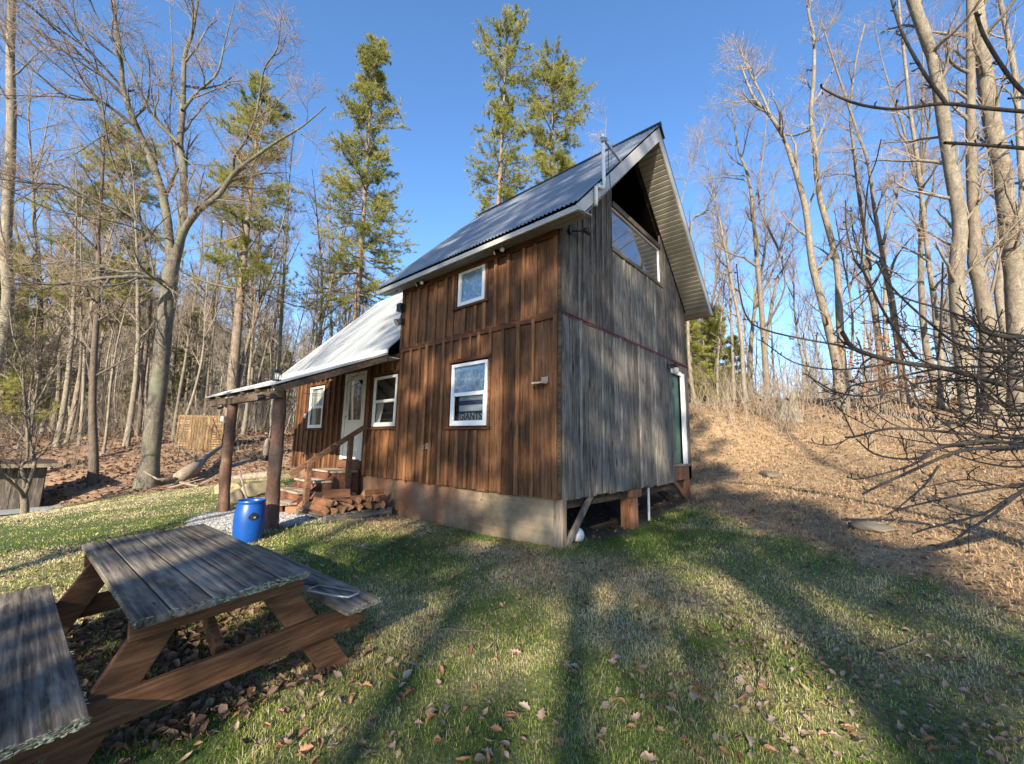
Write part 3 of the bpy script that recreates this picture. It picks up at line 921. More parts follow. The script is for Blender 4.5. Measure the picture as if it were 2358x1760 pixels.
mb = MB().box((LX0, LEY - .012, LEZ - .06), (LX1 + .10, LEY + .012, LEZ + .012))
mb.prism([(LX0 - .02, LEY, LEZ + .015), (LX0 - .02, APEX_Y, lz + .015), (LX0 - .02, APEX_Y, lz - .16), (LX0 - .02, LEY, LEZ - .12)], (.03, 0, 0))
mb.box((LX0, LEY + .015, LEZ - .12), (LX1, -.024, LEZ - .10))
mb.build('fascia', M['cream'], cabin)

# ------------------------------------------------------------------ porch roof on log posts
pa, pb, pc, pd = Vector((-3.74, -.34, 2.325)), Vector((-3.70, -2.24, 1.52)), Vector((-7.92, -2.24, 1.55)), Vector((-6.35, -.34, 2.33))
mb = MB()
dz = Vector((0, 0, .03))
mb.add([pa, pb, pc, pd, pa + dz, pb + dz, pc + dz, pd + dz], [(0, 3, 2, 1), (4, 5, 6, 7), (0, 1, 5, 4), (1, 2, 6, 5), (2, 3, 7, 6), (3, 0, 4, 7)][::1], .5)
for k in range(1, 8):
    f = k / 8
    p, q = pd.lerp(pa, f) + dz, pc.lerp(pb, f) + dz
    mb.bar(p, q, .03, .02)
porch = mb.build('porch_roof', M['flat_metal'], cabin)
mb = MB()
for k in range(6):
    f = .02 + k * .19
    mb.bar(pd.lerp(pa, f) - dz * 1.2, pc.lerp(pb, f) - dz * 1.2, .045, .06)
mb.bar(pc + Vector((.15, .10, -.13)), pb + Vector((-.03, .10, -.13)), .09, .12)
mb.bar(pd + Vector((.02, .05, -.06)), pa + Vector((-.03, .05, -.06)), .05, .12)
mb.bar(pa + Vector((-.03, .0, -.075)), pb + Vector((-.03, .03, -.075)), .035, .10)
mb.build('rafter', M['dark_x'], porch)


def log_post(x0, y0, x1, y1, z1, r):
    z0 = gz(x0, y0) - .15
    pts, rr = [], []
    for i in range(22):
        f = i / 21
        pts.append((x0 + (x1 - x0) * f + .012 * math.sin(f * 9 + x0), y0 + (y1 - y0) * f + .01 * math.sin(f * 7 + 2), z0 + (z1 - z0) * f))
        rr.append(r * (1.10 - .12 * f) * (1 + .05 * math.sin(f * 21 + x0) + .03 * math.sin(f * 47)))
    o = MB().tube(pts, rr, 18).build('porch_post', M['log_post'], cabin, smooth=True)
    return o


log_post(-3.66, -2.10, -3.90, -2.10, 1.46, .090)
log_post(-6.15, -2.10, -6.42, -2.10, 1.44, .088)

# ------------------------------------------------------------------ fittings fixed to the cabin
def floodlight(x, y, z, ang):
    o = MB().box((x - .035, y - .02, z - .035), (x + .035, y, z + .035)).bar((x, y - .01, z), (x, y - .09, z - .015), .02, .02).build('floodlight', M['black'], cabin, bevel=.004)
    for s in (-1, 1):
        c0 = Vector((x + s * .055, y - .085, z - .01)); dr = Vector((s * .5, -.8, -.45)).normalized()
        MB().tube([c0 - dr * .02, c0 + dr * .01, c0 + dr * .06], [.022, .034, .04], 12).build('lamp_head', M['black'], o, smooth=True, auto=True)
        MB().tube([c0 + dr * .0605, c0 + dr * .064], [.034, .032], 12).build('lens', M['lamp_glass'], o)
floodlight(-3.06, -.066, 3.645, 0); floodlight(-1.02, -.066, 3.655, 0)
o = MB().box((.045, .13, 3.69), (.075, .20, 3.76)).bar((.06, .17, 3.73), (.20, .30, 3.735), .018, .018).build('floodlight', M['black'], cabin)
MB().tube([(.19, .29, 3.74), (.21, .34, 3.76), (.23, .42, 3.75)], [.02, .04, .045], 12).build('lamp_head', M['black'], o, smooth=True)
o = MB().box((-3.80, -.12, 2.98), (-3.70, -.045, 3.10)).bar((-3.76, -.09, 3.1), (-3.76, -.05, 3.36), .03, .03).box((-3.84, -.16, 3.24), (-3.70, -.06, 3.40)).build('floodlight', M['black'], cabin, bevel=.006)
MB().tube([(-3.78, -.10, 3.04), (-3.80, -.17, 3.0)], [.05, .085], 14).build('lamp_head', M['alu'], o)
o = MB().box((.05, 3.66, 2.26), (.075, 3.80, 2.36)).bar((.07, 3.73, 2.32), (.24, 3.73, 2.33), .022, .022).lathe([(.02, .07), (.10, .045), (.105, .03), (.03, .03)], (.20, 3.73, 2.24), 16).build('wall_lamp', M['black'], cabin)
MB().lathe([(.03, .0), (.055, .02), (.06, .11), (.045, .13)], (.20, 3.73, 2.13), 16).build('lamp_glass', M['lamp_glass'], o, smooth=True)
o = MB().box((-2.80, -.06, .57), (-2.70, -.022, .67)).tube([(-2.75, -.05, .64), (-2.75, -.14, .62), (-2.75, -.15, .56)], .014, 8).build('outdoor_tap', M['alu'], cabin)
MB().box((-.27, -.06, 1.52), (-.16, -.044, 1.60)).box((-.36, -.16, 1.50), (-.17, -.06, 1.525)).build('shelf_bracket', M['tread'], cabin)
MB().lathe([(0, -.01), (.06, 0), (.062, .012), (.0, .02)], (0, 0, 0), 20).build('wall_plate', M['cream'], cabin).location = (0, 0, 0)
_wp = [o for o in cabin.children if o.name.startswith('wall_plate')][0]
_wp.rotation_euler = (R(90), 0, 0); _wp.location = (-8.0, -.05, 1.30)
MB().tube([(-8.3, -.06, 1.92), (-7.0, -.07, 1.80), (-6.1, -.07, 1.88), (-5.0, -.2, 2.15)], .006, 5).build('cable', M['black'], cabin)
MB().tube([(-4.30, -.36, 2.26), (-4.62, -.62, 2.13)], [.02, .06], 12).build('floodlight', M['white'], cabin)
MB().tube([(-5.5, -.42, 2.16), (-5.75, -.50, 2.13)], .035, 10).build('floodlight', M['white'], cabin)

# TV antenna on a plastic mast
an = MB().tube([(RX1 + .03, .03, 3.86), (RX1 + .03, .03, 4.13), (RX1 + .035, .07, 4.17), (RX1 + .035, .20, 4.20), (RX1 + .03, .245, 4.24), (RX1 + .03, .25, 4.32), (RX1 + .02, .26, 5.06)], .026, 12).build('antenna', M['pvc'], cabin, smooth=True)
mb = MB().bar((RX1 + .04, .18, 4.97), (RX1 - .02, .98, 5.005), .028, .022)
for i in range(6):
    y = .34 + i * .11; x = RX1 + .03 - i * .009
    mb.bar((x - .07 + .006 * i, y, 5.0), (x + .07 - .006 * i, y, 5.0), .005, .005)
mb.bar((RX1 + .03, .50, 4.80), (RX1 + .03, .50, 5.22), .010, .010).bar((RX1 + .035, .20, 4.95), (RX1 + .035, .32, 5.01), .05, .05)
mb.build('boom', M['alu'], an)
MB().tube([(RX1 + .05, .36, 4.95), (RX1 + .055, .345, 4.6), (RX1 + .06, .40, 4.2), (RX1 + .05, .30, 3.98)], .006, 5).build('cable', M['black'], an)

# ================================================================== YARD OBJECTS
# ---- entry steps with handrail
steps = thing('wooden_steps', 'short flight of worn wooden steps with a sloping handrail below the white cabin door', 'steps', (-5.5, -.05, -.63))
SX0, SX1 = -6.05, -4.92
tr = [(.08, -.10, -.62), (-.10, -.60, -.94), (-.28, -.92, -1.26), (-.46, -1.24, -1.56)]
for z, y0, y1 in tr:
    mb = MB(); h = (y0 - y1) / 2
    w = .25 if z < -.4 else 0
    mb.box((SX0 - w, y1, z - .04), (SX1 - .08, y1 + h - .006, z)).box((SX0 - w, y1 + h + .006, z - .04), (SX1 - .08, y0, z))
    mb.build('tread', M['tread'], steps, bevel=.005, wp=steps)
    MB().box((SX0 + .03 - w, y1 + .05, z - .20), (SX1 - .12, y1 + .085, z - .042)).build('riser', M['riser'], steps, wp=steps)
for x in (SX0 + .02, SX1 - .14):
    mb = MB(); mb.prism([(x, -.06, -.75), (x, -.06, .035), (x, -.55, .035), (x, -1.40, -.50), (x, -1.40, -.75)], (.045, 0, 0)); mb.build('stringer', M['riser'], steps, wp=steps)
for y, zt_ in ((-.36, .78), (-1.14, .27)):
    MB().box((-4.93, y - .045, -.75), (-4.84, y + .045, zt_)).build('rail_post', M['rail'], steps, bevel=.006, wp=steps)
MB().bar((-4.885, -.06, .985), (-4.885, -1.46, .06), .05, .095).build('handrail', M['rail'], steps, bevel=.006, wp=steps)

# ---- blue barrel with a pole standing in it
bx, by = -3.34, -2.50
bz = gz(bx, by) - .03
barrel = thing('barrel', 'blue open plastic drum with a black moulded badge on the gravel by the log post', 'barrel', (bx, by, bz))
MB().lathe([(.0, .0), (.185, .0), (.20, .02), (.222, .12), (.235, .25), (.238, .33), (.232, .43), (.215, .52), (.203, .56), (.200, .575), (.212, .585), (.212, .615), (.203, .62), (.194, .60), (.19, .55), (.19, .10), (.0, .10)], sides=48).build('body', M['blue'], barrel, smooth=True)
mb = MB(); ba = math.atan2(CAM[1] - by, CAM[0] - bx) + .22
for k, (w, h, o) in enumerate(((.075, .05, .0), (.055, .03, .006))):
    pts = []
    for i in range(20):
        a = 2 * math.pi * i / 20; u = math.cos(a) * w; q = math.sin(a) * h + (.018 if math.sin(a) > 0 else 0) * (1 - abs(math.cos(a)))
        rr = .232 + o
        pts.append((rr * math.cos(ba + u / .23), rr * math.sin(ba + u / .23), .42 + q - .03))
    mb.prism(pts, Vector((math.cos(ba), math.sin(ba), 0)) * .008, .3 + k * .4)
mb.build('badge', M['label_black'], barrel)
mb = MB(); mb.bar((.24 * math.cos(ba), .24 * math.sin(ba), .385), (.25 * math.cos(ba + .12), .25 * math.sin(ba + .12), .388), .012, .018); mb.build('badge_mark', M['alu'], barrel)
MB().tube([(bx - .05, by + .06, bz + .12), (bx - .16, by + .0, bz + .50), (bx - .32, by - .10, bz + .93)], [.014, .014, .014], 8)\
    .build('pole', M['tread'])
barrel.scale = (.80, .80, .90)
tag([o for o in bpy.data.objects if o.name == 'pole'][0], 'pale thin wooden pole leaning out of the blue drum', 'pole')

# ---- pallet and firewood
pal = thing('pallet', 'dark grey wooden pallet lying on the ground under the firewood', 'pallet', (-4.0, -.82, gz(-4.0, -.8)), R(4))
mb = MB()
for x in (-.45, 0, .45): mb.box((x - .045, -.62, .015), (x + .045, .62, .10))
mb.build('runner', M['pallet'], pal, bevel=.004)
mb = MB()
for i in range(8):
    y = -.62 + i * .165; mb.box((-.50, y, .1015), (.50, y + .095, .125))
for y in (-.62, -.05, .52): mb.box((-.50, y, -.006), (.50, y + .10, .014))
mb.build('slat', M['pallet'], pal, bevel=.003)
t = NT('split firewood'); M['firewood'] = t.m
v = t.obj(); fw_n = t.noise(t.mapv(v, (1.2, 16, 16)), 3, 5, .65, .4)
cc = t.ramp(t.attr('bid'), [(0, (.13, .065, .035)), (.49, (.13, .065, .035)), (.5, (.33, .155, .07)), (.79, (.33, .155, .07)), (.8, (.42, .235, .12)), (1, (.42, .235, .12))], 'CONSTANT')
t.base(t.mix(.75, cc, t.ramp(fw_n, [(.3, (.25, .22, .2)), (.7, (1.25, 1.15, 1.1))]), 'MULTIPLY')).rough(.85).bump(fw_n, .6, .01)


def firelog(seed, L=.42, r=.075):
    q = random.Random(seed); k = q.choice((2, 3, 3, 4))
    # split wedge: an arc of bark and two or three split faces
    if k == 2: prof = [(r * math.cos(a), r * math.sin(a)) for a in np.linspace(0, math.pi, 7)]
    elif k == 3: prof = [(r * 1.25 * math.cos(a), r * 1.25 * math.sin(a)) for a in np.linspace(.45, 2.1, 6)] + [(0, -.25 * r)]
    else: prof = [(r * .9, .55 * r), (-.5 * r, r * .95), (-r, -.3 * r), (.3 * r, -.8 * r)]
    cy = sum(p[0] for p in prof) / len(prof); cz = sum(p[1] for p in prof) / len(prof)
    n = len(prof); vs, fs, bs = [], [], []
    for i in range(5):
        x = -L / 2 + L * i / 4
        for (a, b) in prof: vs.append((x + q.uniform(-.008, .008), (a - cy) * q.uniform(.93, 1.07), (b - cz) * q.uniform(.93, 1.07)))
    for i in range(4):
        for j in range(n):
            fs.append((i * n + j, i * n + (j + 1) % n, (i + 1) * n + (j + 1) % n, (i + 1) * n + j))
            bark_f = (k == 2 and j < n - 1) or (k == 3 and j < n - 2)
            bs.append(.2 if bark_f else .65)
    fs += [tuple(range(n))[::-1], tuple(range(4 * n, 5 * n))]; bs += [.9, .9]
    me = bpy.data.meshes.new('firewood'); me.from_pydata(vs, [], fs)
    a = me.attributes.new('bid', 'FLOAT', 'FACE'); a.data.foreach_set('value', np.array(bs, np.float32))
    me.materials.append(M['firewood']); return me


fl_mesh = [firelog(s) for s in range(8)]
q = random.Random(5); pz0 = gz(-4.0, -.8) + .125
placed = []
for col_ in range(2):
    for i in range(8): placed.append((-4.0 + (-.235 if col_ == 0 else .235) + q.uniform(-.03, .03), -1.38 + i * .15 + q.uniform(-.01, .01), pz0 + .055, q.uniform(-.12, .12), q.uniform(0, 6.28)))
for i in range(6): placed.append((-3.85 + q.uniform(-.05, .05), -1.30 + i * .17, pz0 + .165, q.uniform(-.35, .35), q.uniform(0, 6.28)))
for (x, y, dz_, a) in ((-3.72, -.42, .17, 1.45), (-3.88, -.55, .18, 1.6), (-3.98, -1.0, .26, 1.2), (-4.2, -.75, .20, .3), (-4.25, -1.1, .18, .6), (-3.80, -.42, .27, 1.7)): placed.append((x, y, pz0 + dz_, a, q.uniform(0, 6.28)))
for (x, y) in ((-4.75, -1.30), (-4.7, -1.05)): placed.append((x, y, gz(x, y) + .07, q.uniform(0, 3), q.uniform(0, 6)))
for i, (x, y, z, a, roll) in enumerate(placed):
    o = obj('firewood', fl_mesh[i % 8]); o.location = (x, y, z); o.rotation_euler = (roll if i < 16 else roll, 0, a)
    tag(o, 'split orange brown firewood log heaped beside the cabin steps', 'firewood', 'split logs heaped on and by the pallet')

# ---- picnic table
TC = Vector((-.585, -3.69, -.865))
table = thing('picnic_table', 'weathered picnic table with dark boards, lichen along its ends and red brown legs', 'table', TC, 0)
table.rotation_euler = (R(3.6), 0, R(2.4))
TL, TW, TZ = 1.06, .40, .74
q = random.Random(2)
mb = MB()
y = -TW
ws = [.140, .168, .162, .168, .162]
for w in ws:
    e0, e1 = q.uniform(-.012, .012), q.uniform(-.012, .012)
    mb.box((-TL + e0, y, TZ - .038), (TL + e1, y + w - .009, TZ + q.uniform(-.002, .002))); y += w
mb.build('tabletop', M['table_top'], table, bevel=.005)
for (y0, y1, xo, xs) in ((-.80, -.535, -.16, .04), (.63, .875, 0, 0)):
    MB().box((-1.12 + xo, y0, .395), (1.08 + xs, y1, .432)).build('bench', M['table_top'], table, bevel=.005)
for x in (-.80, .87):
    for s in (-1, 1):
        MB().bar((x, s * .235, TZ - .04), (x, s * .70, -.04), .165, .042, (1, 0, 0)).build('leg', M['table_frame'], table, bevel=.005)
    xx = x + (.044 if x > 0 else -.044)
    mb = MB()
    mb.prism([(xx - .02, -.79, .39), (xx - .02, .88, .39), (xx - .02, .88, .33), (xx - .02, .80, .245), (xx - .02, -.72, .245), (xx - .02, -.79, .33)], (.04, 0, 0))
    mb.build('crossbeam', M['table_frame'], table, bevel=.005)
    MB().box((xx - .02, -.40, TZ - .135), (xx + .02, .42, TZ - .040)).build('cleat', M['table_frame'], table, bevel=.004)
    MB().bar((x * .96, .0, .37), (x * .35, .0, TZ - .05), .09, .04, (0, 1, 0)).build('brace', M['table_frame'], table, bevel=.004)
t = NT('grey green lichen'); M['lichen'] = t.m
ln = t.noise(t.obj(), 60, 5, .7)
t.base(t.ramp(ln, [(.32, (.03, .035, .028)), (.46, (.20, .23, .16)), (.62, (.40, .43, .33)), (.75, (.52, .54, .45))])).rough(.95).bump(ln, .9, .01)
mb = MB(); q = random.Random(9)


def crust(mb, x0, x1, y0, y1, z0, z1, n, s0, s1):
    for _ in range(n):
        c = Vector((q.uniform(x0, x1), q.uniform(y0, y1), q.uniform(z0, z1))); s = q.uniform(s0, s1)
        m = 7; ph = q.uniform(0, 6)
        ring = [c + Vector((s * .18 * math.cos(6.28 * i / m + ph) * q.uniform(.6, 1.2), s * math.sin(6.28 * i / m + ph) * q.uniform(.7, 1.3), s * .5 * math.cos(6.28 * i / m + ph * 2) * q.uniform(.3, 1))) for i in range(m)]
        mb.add([c + Vector((s * .22, 0, s * .12))] + ring + [c - Vector((s * .25, 0, s * .2))], [(0, 1 + i, 1 + (i + 1) % m) for i in range(m)] + [(m + 1, 1 + (i + 1) % m, 1 + i) for i in range(m)])


crust(mb, TL - .004, TL + .008, -TW, TW, TZ - .032, TZ + .002, 420, .004, .016)
crust(mb, 1.115, 1.128, -.80, -.535, .395, .434, 220, .004, .015)
crust(mb, 1.075, 1.085, .63, .875, .395, .434, 110, .003, .011)
crust(mb, .2, TL, -TW - .004, -TW + .006, TZ - .03, TZ + .002, 70, .003, .010)
crust(mb, -.2, 1.0, -.535, -.53, .40, .434, 60, .003, .010)
mb.build('lichen', M['lichen'], table)['kind'] = 'stuff'

# ---- bow saw on the far bench
sw = thing('bow_saw', 'steel framed hand saw with a black grip lying on the picnic bench', 'saw', (0, 0, 0))
tm_ = table.matrix_basis
sw.location = tm_ @ Vector((.72, .75, .434)); sw.rotation_euler = (R(3.6), 0, R(2.4 - 78))
MB().tube([(-.02, .20, .012), (.02, .235, .014), (.10, .235, .014), (.12, .10, .014), (.115, -.16, .014), (.06, -.20, .014), (-.02, -.20, .012)], .009, 8).build('frame', M['steel'], sw, smooth=True)
MB().box((-.026, -.24, .010), (-.008, .20, .013)).build('blade', M['alu'], sw)
MB().tube([(-.02, -.24, .016), (-.015, -.30, .018), (.02, -.35, .018), (.05, -.36, .018)], [.014, .018, .018, .014], 8).build('grip', M['label_black'], sw, smooth=True)

# ---- solar lantern on the porch corner, things hung on the posts
ln_ = thing('lantern', 'small black framed lantern standing on the porch roof corner', 'lantern', (-3.80, -2.20, 1.585))
mb = MB().box((-.05, -.05, .0), (.05, .05, .015)).box((-.055, -.055, .125), (.055, .055, .14)).lathe([(.06, .14), (.035, .165), (.015, .185), (.012, .20)], sides=12)
for s in (-1, 1):
    for u in (-1, 1): mb.box((s * .045 - .004, u * .045 - .004, .015), (s * .045 + .004, u * .045 + .004, .125))
mb.build('cage', M['black'], ln_)
MB().lathe([(.038, .016), (.038, .122)], sides=12).build('glass', M['lamp_glass'], ln_, smooth=True)
def spotlight(name, x, y, z, dx, dy, label):
    th = thing(name, label, 'lamp', (x, y, z))
    MB().bar((0, 0, 0), (dx * .5, dy * .5, -.01), .022, .022).box((-.03, -.03, -.04), (.03, .03, .04)).build('bracket', M['black'], th, bevel=.004)
    d = Vector((dx, dy, -.05)).normalized(); c0 = Vector((dx * .5, dy * .5, -.01))
    MB().tube([c0, c0 + d * .03, c0 + d * .10], [.028, .045, .05], 12).build('lamp_head', M['black'], th, smooth=True, auto=True)
    MB().tube([c0 + d * .1005, c0 + d * .104], [.044, .042], 12).build('lens', M['lamp_glass'], th)
spotlight('spotlight', -3.78, -2.24, 1.34, -.10, -.16, 'black spotlight fixed on top of the log post by the blue drum')
spotlight('spotlight', -6.50, -2.16, 1.33, -.17, -.10, 'black spotlight on the log post at the outer end of the porch')
bd = thing('bird_feeder', 'pale bottle shaped feeder hung from the log post behind the blue drum', 'feeder', (-4.05, -2.16, .40))
MB().lathe([(.015, .30), (.025, .27), (.042, .21), (.045, .06), (.03, .02)], sides=16).build('bottle', M['tread'], bd, smooth=True)
MB().lathe([(.045, -.05), (.05, .0), (.04, .03)], sides=16).build('base', M['black'], bd)
MB().tube([(0, 0, .33), (.03, .0, .46), (.10, .03, .52)], .005, 5).build('hook', M['black'], bd)
mb = MB().lathe([(.03, .0), (.03, .09)], sides=10); o = mb.build('bird_feeder', M['cream']); o.location = (-6.53, -2.2, 1.02); tag(o, 'small pale tube hung on the outer log post of the porch', 'feeder')

# ---- white jug and dark scrap under the cabin corner
o = MB().lathe([(.0, .0), (.07, .01), (.098, .05), (.105, .10), (.09, .16), (.05, .20), (.0, .205)], sides=20).build('plastic_jug', M['pvc'], smooth=True)
o.location = (-.14, .62, gz(-.14, .62) - .01); o.rotation_euler = (.5, .3, 0); tag(o, 'round white plastic jug lying under the cabin corner', 'jug')
o = MB().tube([(-.42, .36, -.60), (-.36, .44, -.52), (-.24, .50, -.54), (-.12, .52, -.60)], [.04, .085, .07, .03], 10).build('plastic_bag', plain('dark teal plastic', (.015, .05, .055), .45), smooth=True)
tag(o, 'dark teal plastic bag crumpled under the cabin beside the jug', 'bag')

# ---- boulders, field rocks
def boulder(name, x, y, r, sq, mat, label, cat, group=None, seed=0, sink=.3):
    rg = np.random.default_rng(seed + 50)
    import bmesh
    bm = bmesh.new(); bmesh.ops.create_icosphere(bm, subdivisions=4, radius=1)
    ks = [(rg.normal(0, 1.6, 3), rg.uniform(0, 6.28), rg.uniform(.05, .13)) for _ in range(8)] + [(rg.normal(0, 6, 3), rg.uniform(0, 6.28), .02) for _ in range(8)]
    cuts = [(Vector(rg.normal(0, 1, 3)).normalized(), rg.uniform(.62, .85)) for _ in range(7)]
    for v_ in bm.verts:
        for nn, d_ in cuts:
            e = v_.co.dot(nn) - d_
            if e > 0: v_.co -= nn * e * .85
        k = 1 + sum(a * math.sin(float(np.dot(w, v_.co)) + p) for w, p, a in ks)
        v_.co = Vector((v_.co.x * k * r * sq[0], v_.co.y * k * r * sq[1], v_.co.z * k * r * sq[2]))
    me = bpy.data.meshes.new(name); bm.to_mesh(me); bm.free(); me.materials.append(mat)
    me.polygons.foreach_set('use_smooth', np.ones(len(me.polygons), bool))
    o = obj(name, me); o.location = (x, y, gz(x, y) + r * sq[2] * (1 - 2 * sink)); o.rotation_euler = (0, 0, rg.uniform(0, 6))
    return tag(o, label, cat, group)


for i, (x, y, r_, s_) in enumerate(((-6.45, -.95, .24, (1.3, 1, .8)), (-6.9, -.55, .27, (1.2, 1, .9)), (-7.25, -1.15, .30, (1.2, 1, .8)), (-7.75, -.75, .26, (1, 1.2, .8)), (-6.75, -1.75, .26, (1.1, 1, .9)), (-7.9, -1.5, .30, (1.3, 1, .8)), (-6.3, -.45, .22, (1, 1, 1.1)))):
    boulder('boulder', x, y, r_ * .78, s_, M['stone'], 'pale sunlit boulder lying by the cabin steps behind the porch posts', 'boulder', 'pale boulders near the steps', i)
boulder('rock', 2.95, 2.35, .19, (1.4, 1, .5), M['rock_grey'], 'flat grey rock half sunk at the lawn edge under the bare twigs', 'rock', None, 21, .45)
boulder('rock', 1.3, 5.9, .15, (1.6, .8, .6), M['rock_grey'], 'dark rock lying midway up the dry grass slope', 'rock', None, 22, .35)

# ---- lying logs, stump
def lying(name, pts, rad, mat, label, cat):
    P = [(x, y, gz(x, y) + h) for x, y, h in pts]
    o = MB().tube(P, rad, 14).build(name, mat, smooth=True, auto=True)
    return tag(o, label, cat)
dl = thing('fallen_log', 'silvery dead trunk lying up the leafy bank with its torn root end towards the lawn', 'log', (-12.0, -1.5, gz(-12, -1.5)))
P = [(-11.75, -1.85, .25), (-12.2, -1.45, .34), (-12.8, -1.2, .30), (-13.6, -.9, .33), (-14.8, -.35, .34), (-16.4, .3, .25)]
MB().tube([(x, y, gz(x, y) + h) for x, y, h in P], [.15, .20, .12, .10, .08, .05], 14).build('trunk', M['dead_log'], dl, smooth=True, wp=dl)
mb = MB()
for (a, b, c2) in (((-11.8, -1.8, .1), (-11.3, -2.1, .05), (-10.6, -1.5, .22)), ((-11.8, -1.8, .2), (-11.75, -2.3, .25), (-11.9, -2.6, .5)), ((-11.7, -1.8, .1), (-11.2, -1.5, .0), (-10.9, -1.1, .28)), ((-11.9, -1.9, .2), (-12.2, -2.5, .1), (-12.4, -2.8, .35)), ((-13.0, -1.15, .3), (-13.2, -1.6, .7), (-13.3, -1.8, .9))):
    P3 = [Vector((p[0], p[1], gz(p[0], p[1]) + p[2])) for p in (a, b, c2)]
    MB().tube(P3, [.045, .028, .010], 8).build('root', M['dead_log'], dl, smooth=True, wp=dl)
lying('cut_log', [(-10.3, -1.1, .09), (-9.6, -.75, .09), (-9.1, -.4, .10)], [.10, .095, .10], M['dead_log'], 'short cut log lying on the lawn edge beyond the porch posts', 'log')
st_ = thing('tree_stump', 'broken pale tree stump standing among dry stalks on the slope', 'stump', (.95, 11.6, gz(.95, 11.6)))
mb = MB(); q = random.Random(4)
ring = 16; vs = []
for j, (h, r_) in enumerate(((-.1, .46), (.12, .36), (.4, .29), (.6, .28))):
    for i in range(ring):
        a = 6.283 * i / ring; hh = h + (q.uniform(-.05, .35) if j == 3 else 0)
        vs.append((r_ * math.cos(a) * q.uniform(.9, 1.1), r_ * math.sin(a) * q.uniform(.9, 1.1), hh))
vs.append((0, 0, .45))
fs = [(j * ring + i, j * ring + (i + 1) % ring, (j + 1) * ring + (i + 1) % ring, (j + 1) * ring + i) for j in range(3) for i in range(ring)] + [(3 * ring + i, 3 * ring + (i + 1) % ring, 4 * ring) for i in range(ring)]
mb.add(vs, fs); mb.build('stump_wood', M['bark_pale'], st_)

for i, (x, y, a, L) in enumerate(((2.45, -1.55, 2.4, .55), (.55, -2.15, .6, .35), (3.1, -.35, 1.1, .6), (1.6, .2, 2.9, .4), (-1.9, -1.6, .3, .45))):
    q = random.Random(40 + i)
    P = [(x + L * (k / 4 - .5) * math.cos(a) + q.uniform(-.02, .02), y + L * (k / 4 - .5) * math.sin(a) + q.uniform(-.02, .02)) for k in range(5)]
    o = MB().tube([(u, w, gz(u, w) + .02) for u, w in P], [.007, .007, .006, .005, .003], 6).build('fallen_stick', M['bark_mid'], smooth=True)
    tag(o, 'thin bare stick lying in the lawn grass', 'stick', 'sticks dropped on the lawn')

# ---- slatted wooden gate at the edge of the wood
gt = thing('wooden_gate', 'low tan wooden gate of horizontal slats and upright boards among the trees beyond the lawn', 'gate', (-17.45, -.35, gz(-17.45, -.35) - .02))
gt.rotation_euler = (0, 0, math.atan2(RGT[1], RGT[0]) + .12)
q = random.Random(3)
for (xa, xb) in ((-.82, -.36), (.36, .82)):
    mb = MB()
    for i in range(13):
        z = .08 + i * .098
        mb.box((xa, -.012, z), (xb, .012, z + .072))
    mb.build('slat_panel', M['gate'], gt)
mb = MB(); x = -.40
while x < .38:
    w = q.uniform(.09, .13); mb.box((x, -.035, .03 + q.uniform(0, .03)), (x + w - .012, -.013, 1.34)); x += w
mb.build('board_panel', M['gate'], gt)
mb = MB().box((-.86, -.03, 1.345), (.88, .03, 1.42)).box((-.86, -.03, -.1), (-.80, .03, 1.345)).box((.82, -.03, -.1), (.88, .03, 1.345)).box((-.80, -.05, -.05), (.82, .05, .02))
mb.bar((.42, -.03, 1.3), (.80, -.03, .55), .03, .05, (0, 1, 0))
mb.build('gate_frame', M['gate'], gt, bevel=.004)

# ---- low grey shed by the frame edge
a0 = pix(90, 1168, 10.2); ez = gz(a0[0], a0[1])
shed = thing('shed', 'low grey shed with a dark overhanging flat roof beside the forked sapling', 'shed', (a0[0], a0[1], ez))
shed.rotation_euler = (0, 0, math.atan2(a0[1] - CAM[1], a0[0] - CAM[0]) - math.pi / 2 + .03)
mb = MB(); clad(mb, lambda u, w, z: (u, -w, z), -4.0, 0, -.4, lambda u: 1.08, [], .22, random.Random(1)); clad(mb, lambda u, w, z: (w, u, z), 0, 2.5, -.4, lambda u: 1.08, [], .22, random.Random(2))
mb.build('wall', M['greybrown'], shed)
MB().box((-4, .03, -.4), (-.03, 2.5, 1.06)).build('dark_core', M['black'], shed)  # black filler in place of the dark inside behind the boards
MB().prism([(-4.3, -.35, 1.105), (.20, -.35, 1.095), (.20, -.35, 1.145), (-4.3, -.35, 1.155)], (0, 3.1, 0)).build('roof', M['dark_x'], shed)
MB().box((-4.3, -.37, 1.06), (.22, -.35, 1.15)).build('fascia', M['post_grey'], shed)
o = MB().prism([(-3.5, -.85, -.06), (.55, -.60, .02), (.95, -.25, .06), (-3.5, -.3, -.02)], (0, 0, .03)).build('metal_sheet', M['flat_metal'])
o.location = (a0[0], a0[1], gz(*(a0[:2])) + .03); o.rotation_euler = shed.rotation_euler; tag(o, 'pale metal sheet lying on the ground along the low grey shed', 'metal sheet')

# ================================================================== TREES
def norm(a): return a / np.maximum(np.linalg.norm(a, axis=-1, keepdims=True), 1e-9)


